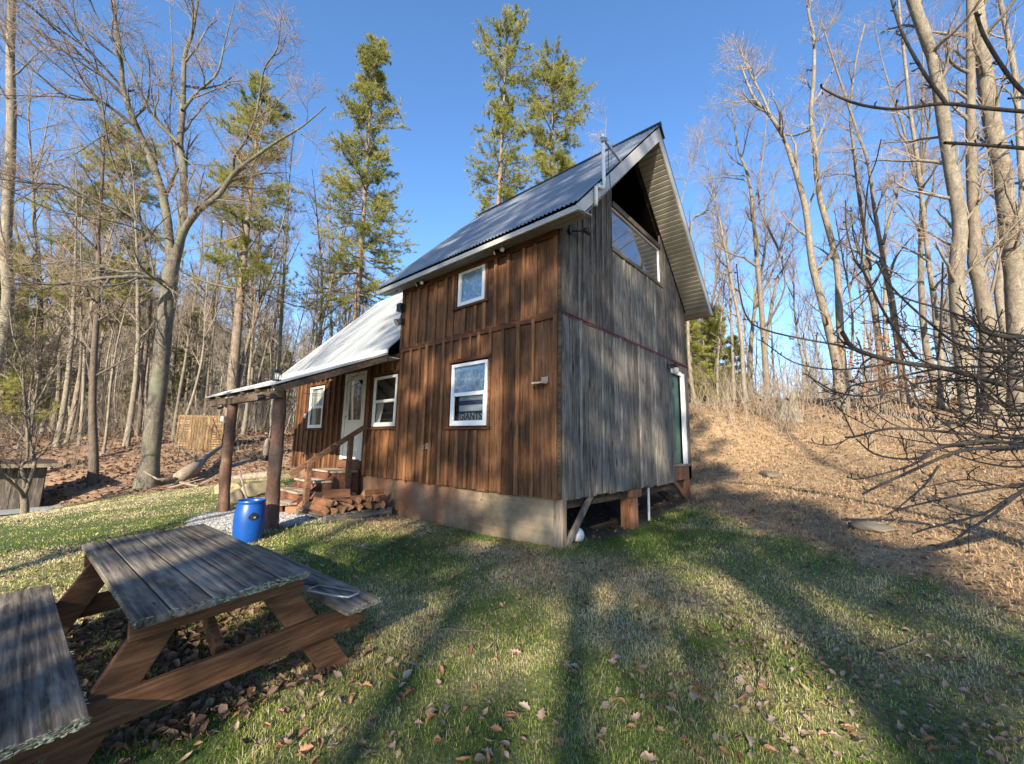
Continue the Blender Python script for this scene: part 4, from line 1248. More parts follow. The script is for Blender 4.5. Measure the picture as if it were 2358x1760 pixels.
def tubes(P, Rd, sides):
    """P (B,N,3) polylines, Rd (B,N) radii -> verts, quads"""
    B, N, _ = P.shape
    T = np.empty_like(P); T[:, 1:-1] = P[:, 2:] - P[:, :-2]; T[:, 0] = P[:, 1] - P[:, 0]; T[:, -1] = P[:, -1] - P[:, -2]
    T = norm(T)
    ref = np.where(np.abs(T[..., 2:3]) > .9, np.array([1.0, .1, 0]), np.array([.05, .02, 1.0]))
    A = norm(np.cross(T, ref)); Bn = np.cross(T, A)
    an = np.arange(sides) * 2 * np.pi / sides
    V = P[:, :, None] + Rd[:, :, None, None] * (A[:, :, None] * np.cos(an)[None, None, :, None] + Bn[:, :, None] * np.sin(an)[None, None, :, None])
    idx = np.arange(B * N * sides).reshape(B, N, sides)
    nx = np.roll(idx, -1, axis=2)
    F = np.stack([idx[:, :-1], nx[:, :-1], nx[:, 1:], idx[:, 1:]], -1).reshape(-1, 4)
    return V.reshape(-1, 3), F


class Acc:
    def __init__(s): s.V, s.F, s.n = [], [], 0
    def add(s, V, F): s.V.append(V); s.F.append(F + s.n); s.n += len(V)
    def tubes(s, P, Rd, sides): s.add(*tubes(P, Rd, sides))
    def mesh(s, name, mat, smooth=True):
        return np_mesh(name, np.concatenate(s.V), np.concatenate(s.F), mat, None, smooth)


def grow(P0, D0, L, N, wander, up, rg, droop=0.0):
    B = len(P0); P = np.empty((B, N + 1, 3)); P[:, 0] = P0; d = norm(D0)
    L = np.broadcast_to(np.asarray(L, float), (B,))
    for i in range(N):
        d = norm(d + rg.normal(0, wander, (B, 3)) + np.array([0, 0, 1.0]) * (up - droop * i / N))
        P[:, i + 1] = P[:, i] + d * (L / N)[:, None]
    return P


def sprout(P, Rd, n, lo, hi, ang, rg, jit=.25):
    """n children on every polyline between fractions lo..hi -> origins, directions, parent radius, fraction"""
    B, N, _ = P.shape
    t = (lo + (hi - lo) * (np.arange(n)[None] + rg.uniform(0, 1, (B, n))) / n).ravel()
    b = np.repeat(np.arange(B), n)
    f = t * (N - 1); i = np.minimum(f.astype(int), N - 2); w = (f - i)[:, None]
    O = P[b, i] * (1 - w) + P[b, i + 1] * w
    T = norm(P[b, i + 1] - P[b, i])
    r = Rd[b, i] * (1 - w[:, 0]) + Rd[b, i + 1] * w[:, 0]
    rnd_ = norm(rg.normal(0, 1, (len(b), 3))); S = norm(np.cross(T, rnd_))
    a = ang + rg.normal(0, jit, len(b))
    D = T * np.cos(a)[:, None] + S * np.sin(a)[:, None]
    return O, D, r, t, b


def twig_levels(acc_big, acc_twig, P, Rd, spec, rg, sides=(5, 3, 3)):
    """spec: list of (n, lo, hi, angle, length, segs, wander, up, rmax). Each level grows on the one before."""
    for li, (n, lo, hi, ang, L, N, wn, up, rmax) in enumerate(spec):
        O, D, r, t, b = sprout(P, Rd, n, lo, hi, ang, rg)
        Lc = L * (1.15 - .75 * t) * rg.uniform(.6, 1.25, len(O))
        P = grow(O, D, Lc, N, wn, up, rg)
        r0 = np.minimum(r * .62, rmax) * rg.uniform(.75, 1.1, len(O))
        k = np.linspace(1, .30, N + 1)[None]
        Rd = np.maximum(r0[:, None] * k, .0035)
        (acc_big if li == 0 else acc_twig).tubes(P, Rd, sides[min(li, 2)])


def catmull(pts, n):
    p = np.asarray(pts, float)
    if len(p) == 2: p = np.stack([p[0], (p[0] * 2 + p[1]) / 3, (p[0] + p[1] * 2) / 3, p[1]])
    p = np.concatenate([[2 * p[0] - p[1]], p, [2 * p[-1] - p[-2]]])
    m = len(p) - 3; out = []
    for u in np.linspace(0, m - 1e-6, n):
        i = int(u); f = u - i; a, b, c, d = p[i:i + 4]
        out.append(.5 * (2 * b + (c - a) * f + (2 * a - 5 * b + 4 * c - d) * f * f + (3 * b - 3 * c + d - a) * f ** 3))
    return np.array(out)


def make_tree(name, label, cat, group, stems, spec, bark_m, twig_m, seed, loc=None, sides=12, base_flare=0.0, n_pts=26):
    """stems: list of (points world, r0, r1, twig weight). Trunk and limbs in one part, finer branches in another"""
    rg = np.random.default_rng(seed)
    loc = np.array(stems[0][0][0] if loc is None else loc, float)
    root = thing(name, label, cat, loc, 0, group)
    tr_, cr = Acc(), Acc()
    for si, (pts, r0, r1, spec_i) in enumerate(stems):
        p = catmull(pts, n_pts) - loc
        f = np.linspace(0, 1, n_pts)
        r = r0 + (r1 - r0) * f ** .9
        if si == 0 and base_flare: r = r * (1 + base_flare * np.exp(-f * n_pts / 1.6))
        r = r * (1 + .03 * np.sin(f * 40 + si))
        tr_.tubes(p[None], r[None], sides if r0 > .06 else 7)
        if spec_i is not None and spec: twig_levels(tr_, cr, p[None], r[None], spec if spec_i is True else spec_i, rg)
    obj('trunk', tr_.mesh('trunk', bark_m), root)
    if cr.V: obj('crown', cr.mesh('crown', twig_m, False), root)
    return root


def P_(lst, d0, d1, sx=1.0, ox=0.0, oy=0.0, base=False):
    """picture points (scaled by sx, offset) at depths running from d0 to d1"""
    n = len(lst); out = []
    for i, (x, y) in enumerate(lst):
        out.append(pix(ox + x / sx, oy + y / sx, d0 + (d1 - d0) * i / max(1, n - 1)))
    if base: out[0] = np.array([out[0][0], out[0][1], gz(out[0][0], out[0][1]) - .15])
    return out


# ---- the big maple at the lawn edge
Z7 = 2.665; HD = 11.4
hero_base = P_([(340, 1118)], HD, HD, base=True)[0]
hs = []
trunk_px = [(352, 1000), (368, 860), (380, 740), (392, 640), (403, 575)]
tp = [hero_base] + P_(trunk_px, HD, HD)
sp_limb = [(9, .15, .98, .75, 2.6, 6, .16, .05, .05), (9, .12, .98, .7, 1.0, 4, .2, .04, .012), (5, .15, .98, .7, .45, 3, .2, .02, .006)]
sp_small = [(8, .1, .98, .7, 1.7, 5, .18, .05, .03), (8, .12, .98, .7, .8, 4, .2, .04, .01), (7, .12, .98, .7, .42, 3, .2, .02, .005)]
hs.append((tp, .215, .165, None))
def hl(l, d1, r0, r1, sp=True): hs.append((P_(l, HD, d1, Z7), r0 * .60, r1 * .6, sp))
hl([(1055, 1620), (1040, 1490), (1010, 1250), (955, 1060), (870, 850), (800, 690), (755, 540), (745, 400), (712, 150), (690, -60)], 11.0, .21, .05)
hl([(1075, 1600), (1112, 1440), (1130, 1100), (1103, 900), (1120, 700), (1125, 500), (1135, 340), (1180, 200), (1215, 0), (1230, -80)], 12.2, .20, .04)
hl([(1080, 1590), (1105, 1480), (1150, 1380), (1228, 1285), (1340, 1200), (1432, 1070), (1540, 980), (1700, 870), (1850, 780), (2000, 655)], 10.0, .19, .02, sp_small)
hl([(1432, 1070), (1440, 960), (1505, 865), (1572, 700), (1620, 430), (1700, 300), (1725, 100)], 9.4, .075, .015, sp_small)
hl([(1240, 1270), (1300, 1190), (1420, 1100), (1560, 970)], 10.6, .07, .03, sp_small)
hl([(1120, 680), (1200, 575), (1330, 450), (1380, 260), (1440, 20)], 12.6, .085, .02, sp_small)
hl([(1095, 880), (930, 700), (790, 410), (600, 110), (540, -40)], 10.2, .08, .02, sp_small)
hl([(1015, 1545), (840, 1350), (610, 1240), (380, 1140), (200, 1125), (0, 1100)], 9.0, .085, .018, sp_small)
hl([(880, 1420), (700, 1360), (330, 1290), (0, 1140)], 9.3, .045, .012, sp_small)
hl([(820, 770), (620, 625), (430, 600), (250, 470), (0, 210)], 9.5, .075, .02, sp_small)
hl([(800, 620), (560, 400), (350, 190), (160, 20)], 9.6, .075, .02, sp_small)
hl([(770, 560), (560, 330), (300, 130), (60, -60)], 9.8, .06, .018, sp_small)
hl([(840, 1370), (760, 1160), (690, 980), (650, 800), (600, 500), (480, 200), (440, -40)], 9.4, .05, .012, sp_small)
hl([(1110, 960), (1190, 1030), (1150, 1140), (1170, 1230), (1210, 1270)], 10.8, .035, .03, sp_small)
hl([(1000, 1240), (1075, 1050), (1040, 760), (1060, 400), (1040, 0)], 12.8, .06, .018, sp_small)
hl([(940, 1000), (820, 760), (640, 830), (430, 960), (150, 1050)], 10.4, .04, .012, sp_small)
hs.append((P_([(385, 660), (350, 640), (250, 640), (120, 655), (20, 640)], HD, 9.0), .08, .015, sp_small))
hs.append((P_([(380, 668), (330, 630), (270, 625), (180, 600), (30, 620)], HD, 10.2), .05, .012, sp_small))
make_tree('maple_tree', 'large bare maple forking low into many spreading limbs at the lawn edge', 'tree', None, hs, sp_limb, M['bark_hero'], M['twig'], 5, hero_base, 16, .55, 30)

# ---- forked sapling by the shed, thin dark tree in the leaves
Z8 = 3.754
SD = 9.2
sb = P_([(58, 1185)], SD, SD, base=True)[0]
ss = [([sb] + P_([(215, 1450), (205, 1345)], SD, SD, Z8, 0, 780), .075, .062, None)]
sp_sap = [(10, .25, .98, .6, 1.3, 5, .2, .05, .02), (8, .15, .98, .6, .6, 4, .22, .04, .008), (4, .2, .98, .6, .3, 2, .2, .02, .005)]
def sl(l, d1, r0, r1, sp=True): ss.append((P_(l, SD, d1, Z8, 0, 780), r0, r1, sp))
sl([(208, 1380), (170, 1310), (90, 1240), (20, 1170), (-60, 1060)], 8.4, .045, .02)
sl([(205, 1350), (212, 1220), (182, 1110), (235, 1030), (235, 800), (205, 500), (190, 200), (120, 0), (80, -250)], 9.1, .042, .010)
sl([(215, 1340), (260, 1220), (300, 1060), (262, 900), (248, 640), (290, 300), (420, 40), (560, -200)], 9.5, .045, .010)
sl([(240, 980), (130, 880), (20, 850)], 8.8, .018, .008, None)
sl([(250, 640), (180, 350), (80, 180), (0, 60)], 9.0, .022, .007)
sl([(262, 860), (300, 560), (330, 300), (300, 0), (330, -300)], 9.4, .025, .007)
make_tree('forked_sapling', 'small dark forked tree standing in front of the low grey shed', 'tree', None, ss, sp_sap, M['bark_mid'], M['twig_dark'], 8, sb, 10, .2)
TD = 11.8
tb = P_([(216, 1112)], TD, TD, base=True)[0]
sp_thin = [(16, .3, .98, 1.15, 2.2, 6, .12, .06, .035), (7, .15, .98, .6, .9, 4, .2, .05, .01), (4, .2, .98, .7, .4, 2, .2, .02, .006)]
ts = [([tb] + P_([(216, 1040), (213, 960), (215, 850), (222, 740), (228, 640), (226, 540), (235, 420), (240, 300)], TD, TD), .115, .03, True)]
make_tree('thin_tree', 'thin dark trunked tree with level side branches growing in the fallen leaves before the wood', 'tree', None, ts, sp_thin, M['bark_dark'], M['twig_dark'], 9, tb, 10, .3)
tb = P_([(12, 560)], 13.0, 13.0)[0]; tb = np.array([tb[0], tb[1], gz(tb[0], tb[1]) - .2])
ts = [([tb] + P_([(10, 760), (14, 560), (26, 300), (24, 100), (34, -120)], 13, 13), .17, .08, True)]
make_tree('birch_tree', 'pale mottled trunk rising along the edge of the view behind the shed', 'tree', None, ts, sp_thin, M['bark_pale'], M['twig'], 10, tb, 10)

# ---- trees on the crest behind the apple twigs
Z5 = 2.664
def t5(l): return [(1560 + x / Z5, y / Z5) for x, y in l]
def t6(l): return [(1560 + x / 2.43, 600 + y / 2.43) for x, y in l]
sp_hill = [(15, .22, .99, .85, 2.3, 6, .14, .06, .05), (8, .12, .98, .7, 1.0, 4, .18, .05, .012), (5, .15, .98, .7, .45, 3, .2, .03, .006)]
sp_hill2 = [(11, .25, .99, .8, 1.8, 5, .15, .07, .03), (8, .12, .98, .7, .8, 4, .18, .05, .01), (4, .15, .98, .7, .4, 3, .2, .03, .0055)]


def crest(name, label, base_px, stems_px, d, mats, seed, r0, r1, sp=sp_hill, group=None, cat='tree', flare=.3):
    b = pix(base_px[0], base_px[1], d); b = np.array([b[0], b[1], gz(b[0], b[1]) - .2])
    st = []
    for i, (l, dr, ra, rb, s_) in enumerate(stems_px):
        pts = P_(l, d, d + dr)
        if i == 0: pts = [b] + pts
        st.append((pts, ra * .68, rb * .62, s_))
    return make_tree(name, label, cat, group, st, sp, mats[0], mats[1], seed, b, 12, flare, 24)


BP, BM = (M['bark_pale'], M['twig_pale']), (M['bark_mid'], M['twig'])
crest('poplar_tree', 'stout pale barked tree curving up behind the apple twigs', (2238, 960),
      [(t6([(1600, 560), (1575, 300), (1560, 60)]) + t5([(1735, 1400), (1690, 1100), (1640, 800), (1595, 480), (1530, 250), (1440, 0), (1400, -120)]), -.6, .26, .17, True)], 10.6, BP, 31, .26, .17)
crest('poplar_tree', 'thickest trunk on the crest, shaded low down and leaning behind the upper apple boughs', (2352, 965),
      [(t6([(1915, 500), (1890, 120)]) + t5([(2045, 1500), (1990, 1050), (1920, 700), (1880, 400), (1840, 120), (1820, -100)]), -.3, .34, .22, True)], 10.8, BP, 32, .34, .22)
crest('oak_tree', 'straight grey brown trunk narrowing upward beside the curving pale trunk', (2285, 960),
      [(t6([(1745, 500), (1735, 350), (1690, 120), (1660, 0)]) + t5([(1825, 1480), (1808, 1150), (1800, 800), (1798, 400), (1795, 0), (1792, -120)]), .3, .27, .10, True)], 10.2, BM, 33, .3, .17)
crest('forked_tree', 'leaning tree forking into two bleached tops on the crest', (1935, 895),
      [(t6([(900, 650), (870, 480), (800, 200), (750, 0)]) + t5([(790, 1300), (738, 1100), (655, 850), (560, 700), (480, 620), (425, 500), (390, 400)]), .5, .24, .04, True),
       (t5([(570, 715), (520, 590), (440, 440), (400, 340), (385, 280)]), 1.0, .07, .02, sp_hill2)], 14.5, BP, 34, .24, .04)
crest('poplar_tree', 'upright pale trunk close beside the leaning forked tree', (1945, 900),
      [(t6([(925, 600), (905, 300), (890, 0)]) + t5([(870, 1200), (842, 900), (818, 700), (835, 500), (838, 250), (800, 60), (790, -120)]), .4, .20, .05, True),
       (t5([(842, 900), (900, 760), (930, 640)]), .5, .06, .02, sp_hill2)], 15.0, BP, 35, .2, .05)
crest('twin_stem_tree', 'dark lower trunk splitting into two slender stems beyond the gable eave', (1765, 920),
      [(t6([(500, 700), (480, 400), (455, 100)]) + t5([(480, 1500), (460, 1250), (425, 1050), (380, 940), (345, 740), (330, 620)]), .6, .19, .03, True),
       (t6([(490, 520), (520, 300), (560, 100), (590, 0)]) + t5([(500, 1250), (525, 950), (545, 750), (560, 600)]), .8, .10, .025, sp_hill2)], 16.5, BM, 36, .19, .03)
crest('birch_tree', 'slender whitest trunk standing between the forked tree and the curving pale trunk', (2165, 930),
      [(t6([(1480, 600), (1455, 450), (1440, 250), (1405, 0)]) + t5([(1540, 1600), (1480, 1050), (1430, 700), (1400, 420), (1370, 150), (1350, -60)]), .4, .15, .05, True)], 13.5, BP, 37, .15, .05)
crest('birch_tree', 'thin spotted trunk nearest the gable eave among the crest trees', (1690, 925),
      [(t6([(312, 650), (300, 300), (285, 0)]) + t5([(285, 1450), (215, 1340)]), .5, .12, .025, True)], 18.5, BP, 38, .12, .025)
crest('crest_tree', 'grey trunk with a leaning upper stem behind the russet sapling', (2030, 920),
      [(t6([(1150, 700), (1100, 250), (1040, 0)]) + t5([(1180, 1640), (1115, 1200), (1080, 900), (1060, 700), (1090, 400), (1150, 150)]), 1.0, .19, .04, True)], 16, BM, 39, .19, .04)
crest('crest_tree', 'curving brownish trunk just past the russet sapling', (2085, 925),
      [(t6([(1250, 600), (1195, 200), (1145, 0)]) + t5([(1270, 1640), (1210, 1300), (1170, 1000), (1100, 800), (960, 380), (880, 120)]), .5, .17, .03, True),
       (t5([(1260, 1500), (1330, 1250), (1400, 1080), (1480, 1000)]), .5, .08, .02, sp_hill2)], 14.5, BM, 40, .17, .03)
crest('poplar_tree', 'pale trunk bending away behind the thickest crest trunk', (2340, 945),
      [(t6([(1830, 400), (1800, 100)]) + t5([(2110, 1300), (2100, 900), (2075, 500), (2030, 250), (1980, 0), (1960, -100)]), .5, .17, .08, True)], 13.2, BP, 42, .17, .08)
crest('birch_tree', 'long sloping bleached tree leaning up past the back of the cabin', (1600, 930),
      [([(1585, 800)] + t5([(75, 1420), (170, 1300), (215, 1200)]) + [(1655, 420), (1660, 330)], .6, .12, .02, sp_hill2),
       (t5([(20, 1250), (60, 1100), (130, 900), (160, 780)]), .5, .05, .01, sp_hill2)], 19, BP, 43, .12, .02)
crest('sapling', 'young tree with lingering russet leaves on the crest', (2030, 920), [(t6([(1180, 700), (1120, 500), (1100, 400)]), .2, .03, .01, [(10, .2, .98, .8, .9, 4, .15, .03, .01), (6, .1, .98, .7, .35, 3, .2, .02, .005)])], 12.8, BM, 44, .03, .01)

# ---- generic bare trees (prototypes, copied)
def proto_bare(H, seed, r, mats, first=.3, fork=False, nb=16, low=False):
    rg = np.random.default_rng(seed)
    tr_, cr = Acc(), Acc()
    P = grow(np.zeros((1, 3)) - [0, 0, .2], np.array([[rg.normal(0, .04), rg.normal(0, .04), 1.0]]), H, 14, .035, .03, rg)
    r = r * .72
    Rd = (r * (1 - np.linspace(0, 1, 15) * .9))[None]; Rd[0, 0] *= 1.25
    tr_.tubes(P, Rd, 8)
    spec = [(nb, first, .99, .7, H * .16, 6, .13, .07, r * .35), (7, .12, .98, .65, H * .065, 4, .18, .05, .014), (5, .15, .98, .7, H * .03, 3, .2, .03, .007)]
    if fork:
        O, D, r_, t_, b_ = sprout(P, Rd, 2, .35, .6, .33, rg, .05)
        P2 = grow(O, D, H * .5, 10, .05, .06, rg); R2 = (r_ * .8)[:, None] * np.linspace(1, .15, 11)[None]
        tr_.tubes(P2, R2, 7); twig_levels(tr_, cr, P2, R2, [(10, .15, .98, .7, H * .14, 6, .14, .06, r * .3)] + spec[1:], rg)
    twig_levels(tr_, cr, P, Rd, spec, rg)
    if low: twig_levels(tr_, cr, P, Rd, [(14, .06, .4, 1.3, H * .10, 5, .12, .0, .02), (5, .15, .98, .7, H * .04, 3, .2, .02, .007)], rg)
    return tr_.mesh('trunk', mats[0]), cr.mesh('crown', mats[1], False)


def thin_pole(H, r, seed, mats):
    return proto_bare(H, seed, r / .72, mats, .35, False, 9, False)


PB = [proto_bare(15, 101, .16, BP), proto_bare(17, 102, .20, BM, .35, True), proto_bare(13, 103, .11, BP, .4), proto_bare(16, 104, .17, (M['bark_dark'], M['twig']), .3, False, 18, True),
      proto_bare(11, 105, .085, BP, .3, True), proto_bare(14, 106, .13, BM, .3, False, 16, True), thin_pole(9, .05, 107, BP), thin_pole(7, .035, 108, BP)]


def put_bare(k, x, y, s, rz, name, label, group):
    root = thing(name, label, 'tree', (x, y, gz(x, y)), rz, group); root.scale = (s, s, s * random.Random(int(x * 91 + y * 37)).uniform(.9, 1.12))
    a = obj('trunk', PB[k][0], root); b = obj('crown', PB[k][1], root)
    return root


# ---- pines
def tuft_template(rg, n=7, L=.17, w=.022):
    """one brush of needles: n narrow triangles fanning out about +x"""
    V, F = [], []
    for i in range(n):
        d = norm(np.array([1.0, rg.normal(0, .55), rg.normal(0, .55) + .1]))
        s = norm(np.cross(d, rg.normal(0, 1, 3))) * w / 2; l = L * rg.uniform(.7, 1.2)
        V += [-s, s, d * l]; F.append((3 * i, 3 * i + 1, 3 * i + 2))
    return np.array(V), np.array(F)


def pine_mesh(H, r, crown0, prof, seed, per_m=2.6, dens=1.0, ang=1.25, tl=.19, tn=10, tw=.016, mat='needles', conetop=False, dead=0):
    """crown0: fraction where foliage begins; prof(f) half width in metres at height fraction f"""
    rg = np.random.default_rng(seed)
    tr_ = Acc()
    P = grow(np.zeros((1, 3)) - [0, 0, .2], np.array([[0, 0, 1.0]]), H, 18, .004, .03, rg); Rd = (r * (1 - np.linspace(0, 1, 19) ** 1.1 * .95))[None]
    tr_.tubes(P, Rd, 9)
    zs = []; z = H * crown0
    while z < H * .985:
        for _ in range(int(rg.integers(4, 8))): zs.append(z + rg.normal(0, .08))
        z += 1 / per_m * rg.uniform(.75, 1.5)
    zs = np.array(zs); f = np.clip(zs / H, 0, .995)
    i = np.minimum((f * 18).astype(int), 17); w = (f * 18 - i)[:, None]
    O = P[0, i] * (1 - w) + P[0, i + 1] * w
    az = rg.uniform(0, 2 * np.pi, len(zs))
    lob = .88 + .07 * np.sin(az * 2 + zs * .9 + seed) + .06 * np.sin(az * 3 - zs * 2.3)
    L = np.array([prof(q) for q in f]) * lob * rg.uniform(.45, 1.25, len(zs))
    el = rg.normal(0, .2, len(zs)) + (f - .72) * 1.1
    D = np.stack([np.cos(az) * np.cos(el), np.sin(az) * np.cos(el), np.sin(el)], -1)
    B = grow(O, D, L, 6, .06, .05, rg); RB = (np.minimum(.012 + L * .012, .05))[:, None] * np.linspace(1, .25, 7)[None]
    tr_.tubes(B, RB, 4)
    if dead:
        zd = rg.uniform(H * .12, H * crown0, dead); fd = zd / H; i = np.minimum((fd * 18).astype(int), 17)
        ad = rg.uniform(0, 6.28, dead); Dd = np.stack([np.cos(ad), np.sin(ad), rg.normal(-.1, .2, dead)], -1)
        Bd = grow(P[0, i], Dd, rg.uniform(.4, 1.6, dead), 4, .1, -.02, rg); tr_.tubes(Bd, np.full((dead, 5), .012) * np.linspace(1, .4, 5), 3)
    # side shoots then tufts
    ns = 9
    O2, D2, r2, t2, b2 = sprout(B, RB, ns, .25, 1.0, .75, rg, .2)
    D2[:, 2] = D2[:, 2] * .55 + .12
    S = grow(O2, D2, L[b2] * .34 * (1.2 - t2 * .6) + .1, 3, .1, .06, rg)
    tr_.tubes(S, np.full((len(S), 4), .006), 3)
    segs = np.concatenate([S.reshape(len(S), -1, 3)])
    k = max(2, int(round(3.6 * dens)))
    tt = rg.uniform(.15, 1.05, (len(S), k)); ii = np.minimum((tt * 3).astype(int), 2); ww = (tt * 3 - ii)[..., None]
    ar = np.arange(len(S))[:, None]
    C = (S[ar, ii] * (1 - ww) + S[ar, ii + 1] * ww).reshape(-1, 3); T = norm(S[ar, ii + 1] - S[ar, ii]).reshape(-1, 3)
    k2 = max(1, int(round(4 * dens)))
    tt = rg.uniform(.45, 1.03, (len(B), k2 * 2)); ii = np.minimum((tt * 6).astype(int), 5); ww = (tt * 6 - ii)[..., None]; ar = np.arange(len(B))[:, None]
    C = np.concatenate([C, (B[ar, ii] * (1 - ww) + B[ar, ii + 1] * ww).reshape(-1, 3)]); T = np.concatenate([T, norm(B[ar, ii + 1] - B[ar, ii]).reshape(-1, 3)])
    T = norm(T + rg.normal(0, .35, T.shape) + [0, 0, .25]); C = C + rg.normal(0, .035, C.shape)
    tv, tf = tuft_template(rg, tn, tl, tw)
    U = norm(np.cross(T, rg.normal(0, 1, T.shape))); Wv = np.cross(T, U)
    sc = rg.uniform(.75, 1.35, (len(C), 1, 1))
    V = C[:, None] + sc * (T[:, None] * tv[None, :, 0:1] + U[:, None] * tv[None, :, 1:2] + Wv[:, None] * tv[None, :, 2:3])
    F = (np.arange(len(C))[:, None, None] * len(tv) + tf[None]).reshape(-1, 3)
    clump = np.repeat(rg.uniform(0, 1, len(C)) * .55 + .45 * (.5 + .5 * np.sin(C[:, 2] * 2.1 + np.arctan2(C[:, 1], C[:, 0]) * 2 + seed)), len(tf))
    cr_me = np_mesh('crown', V.reshape(-1, 3), F, M[mat], {'rnd': ('FACE', np.clip(clump, 0, 1))})
    cone_me = None
    if conetop:
        m = B[:, -1]; sel = rg.uniform(0, 1, len(m)) < np.clip((f - .55) * 1.6, 0, .75)
        cc = np.repeat(m[sel], 4, 0) + rg.normal(0, .16, (sel.sum() * 4, 3)); 
        ov = np.array([(0, 0, .05), (.03, 0, -.03), (-.015, .026, -.03), (-.015, -.026, -.03), (0, 0, -.11)]); of = np.array([(0, 1, 2), (0, 2, 3), (0, 3, 1), (4, 2, 1), (4, 3, 2), (4, 1, 3)])
        cone_me = np_mesh('cones', (cc[:, None] + ov[None] * rg.uniform(1.2, 2.3, (len(cc), 1, 1))).reshape(-1, 3), (np.arange(len(cc))[:, None, None] * 5 + of[None]).reshape(-1, 3), M['cones'])
    return tr_.mesh('trunk', M['bark_pine']), cr_me, cone_me


def put_pine(name, label, px, py_top, d, r, crown0, prof, seed, group=None, lean=0.0, **kw):
    b = pix(px, py_top, d); zg_ = gz(b[0], b[1])
    # height so that the top reaches the picture row: depth changes with height, so solve on the vertical line
    xy = b[:2]
    lo, hi = 2.0, 60.0
    for _ in range(50):
        m = (lo + hi) / 2; p = np.array([xy[0], xy[1], zg_ + m]) - CAM
        row = H0 / 2 - FPX * (p @ UPV) / (p @ FWD)
        if row > py_top: lo = m
        else: hi = m
    H = lo
    root = thing(name, label, 'tree', (xy[0], xy[1], zg_), 0, group)
    root.rotation_euler = (0, lean, 0)
    tm, cm, km = pine_mesh(H, r, crown0, lambda f: prof(f), seed, **kw)
    obj('trunk', tm, root); obj('crown', cm, root)
    if km: obj('cones', km, root)['kind'] = 'stuff'
    return H


def tri(w0, w1, f0, pw=.8):
    return lambda f: w1 + (w0 - w1) * max(0, (1 - f) / (1 - f0)) ** pw


put_pine('pine_tree', 'tall narrow pine in full green foliage standing alone against the sky before the roof', 872, 105, 21.5, .21, .33, tri(2.5, .5, .35, .6), 61, conetop=True, dens=1.5, per_m=3.2, dead=14)
put_pine('pine_tree', 'pine with layered broken crown and tall bare trunk behind the porch roof', 622, 185, 19.5, .24, .40, lambda f: (2.5 if int(f * 13) % 3 else 1.2) * (1.08 - f) * 1.75 + .4, 62, dens=1.6, per_m=2.4, dead=26)
put_pine('pine_tree', 'tallest pine, open crown and pale trunk rising behind the cabin roof', 1150, 45, 22.5, .24, .36, lambda f: (1.95 + .85 * math.sin(f * 23)) * (1.25 - .65 * f), 63, conetop=True, dens=1.15, per_m=2.3)
put_pine('pine_tree', 'bushy pine leaning against the tallest one behind the cabin roof ridge', 1275, 125, 23.5, .2, .38, lambda f: (2.6 + .7 * math.sin(f * 17)) * (1.2 - .6 * f), 64, conetop=True, dens=1.35, per_m=2.5)
put_pine('pine_tree', 'dark pine with drooping crown half hidden behind the big bare maple', 290, 300, 20.5, .2, .42, lambda f: (2.7 + .5 * math.sin(f * 31)) * (1.15 - f) + .8, 65, dens=1.7, per_m=2.6, dead=18)
put_pine('pine_tree', 'spreading pine low behind the shed at the edge of view', 40, 560, 19.0, .16, .2, lambda f: 2.6 * (1.1 - f) + .5, 66, dens=1.7, per_m=2.4)
hem = [pine_mesh(9.5, .11, .12, tri(2.1, .2, .12), 71, per_m=2.4, dens=.7, mat='needles_dark', tl=.16, tw=.03), pine_mesh(12, .13, .18, tri(2.4, .25, .18), 72, per_m=2.2, dens=.7, mat='needles_dark', tl=.17, tw=.03), pine_mesh(6, .07, .06, tri(1.6, .2, .06), 73, per_m=2.8, dens=.7, mat='needles_dark', tl=.15, tw=.03)]


hem += [pine_mesh(6, .07, .06, tri(1.6, .2, .06), 74, per_m=3.0, dens=1.1, tl=.17, tw=.022), pine_mesh(7.5, .08, .10, tri(1.9, .2, .1), 75, per_m=2.8, dens=1.1, tl=.17, tw=.022)]


def put_hem(k, x, y, s, rz, label, group):
    root = thing('hemlock_tree', label, 'tree', (x, y, gz(x, y)), rz, group); root.scale = (s, s, s)
    obj('trunk', hem[k][0], root); obj('crown', hem[k][1], root)


def wood_xy(px, d):
    p = pix(px, 1000, d); return p[0], p[1]


q = random.Random(21)
taken = []
def free(x, y, r):
    for (a, b, c) in taken:
        if (a - x) ** 2 + (b - y) ** 2 < (r + c) ** 2: return False
    taken.append((x, y, r)); return True
# western wood seen under and between the front trees
cnt = 0
for i in range(2500):
    if cnt >= 225: break
    d = 15.5 + 36 * q.random() ** 1.15; px = q.uniform(-160, 800)
    x, y = wood_xy(px, d)
    if edge_litter(x, y) < 2.0 or (abs(px - 345) < 60 and d < 18) or (395 < px < 520 and d < 18.5) or not free(x, y, .5): continue
    put_bare(q.choice((0, 0, 2, 2, 4, 4, 1, 5, 3, 6, 6, 6, 7, 7)), x, y, q.uniform(.75, 1.1), q.uniform(0, 6.28), 'woodland_tree', 'slim bare tree in the leaf strewn wood beyond the lawn', 'bare trees of the wood beyond the lawn')
    cnt += 1
for i in range(400):
    d = 19 + 30 * q.random(); px = q.uniform(-150, 760)
    if sum(1 for o in taken if o[2] == 1.2) >= 30: break
    if q.random() < .25: px = q.uniform(-150, 160)
    x, y = wood_xy(px, d)
    if not free(x, y, 1.2): continue
    put_hem(q.choice((0, 1, 2, 2)), x, y, q.uniform(.75, 1.15), q.uniform(0, 6.28), 'shaggy green hemlock growing under the bare wood', 'hemlocks growing in the wood')
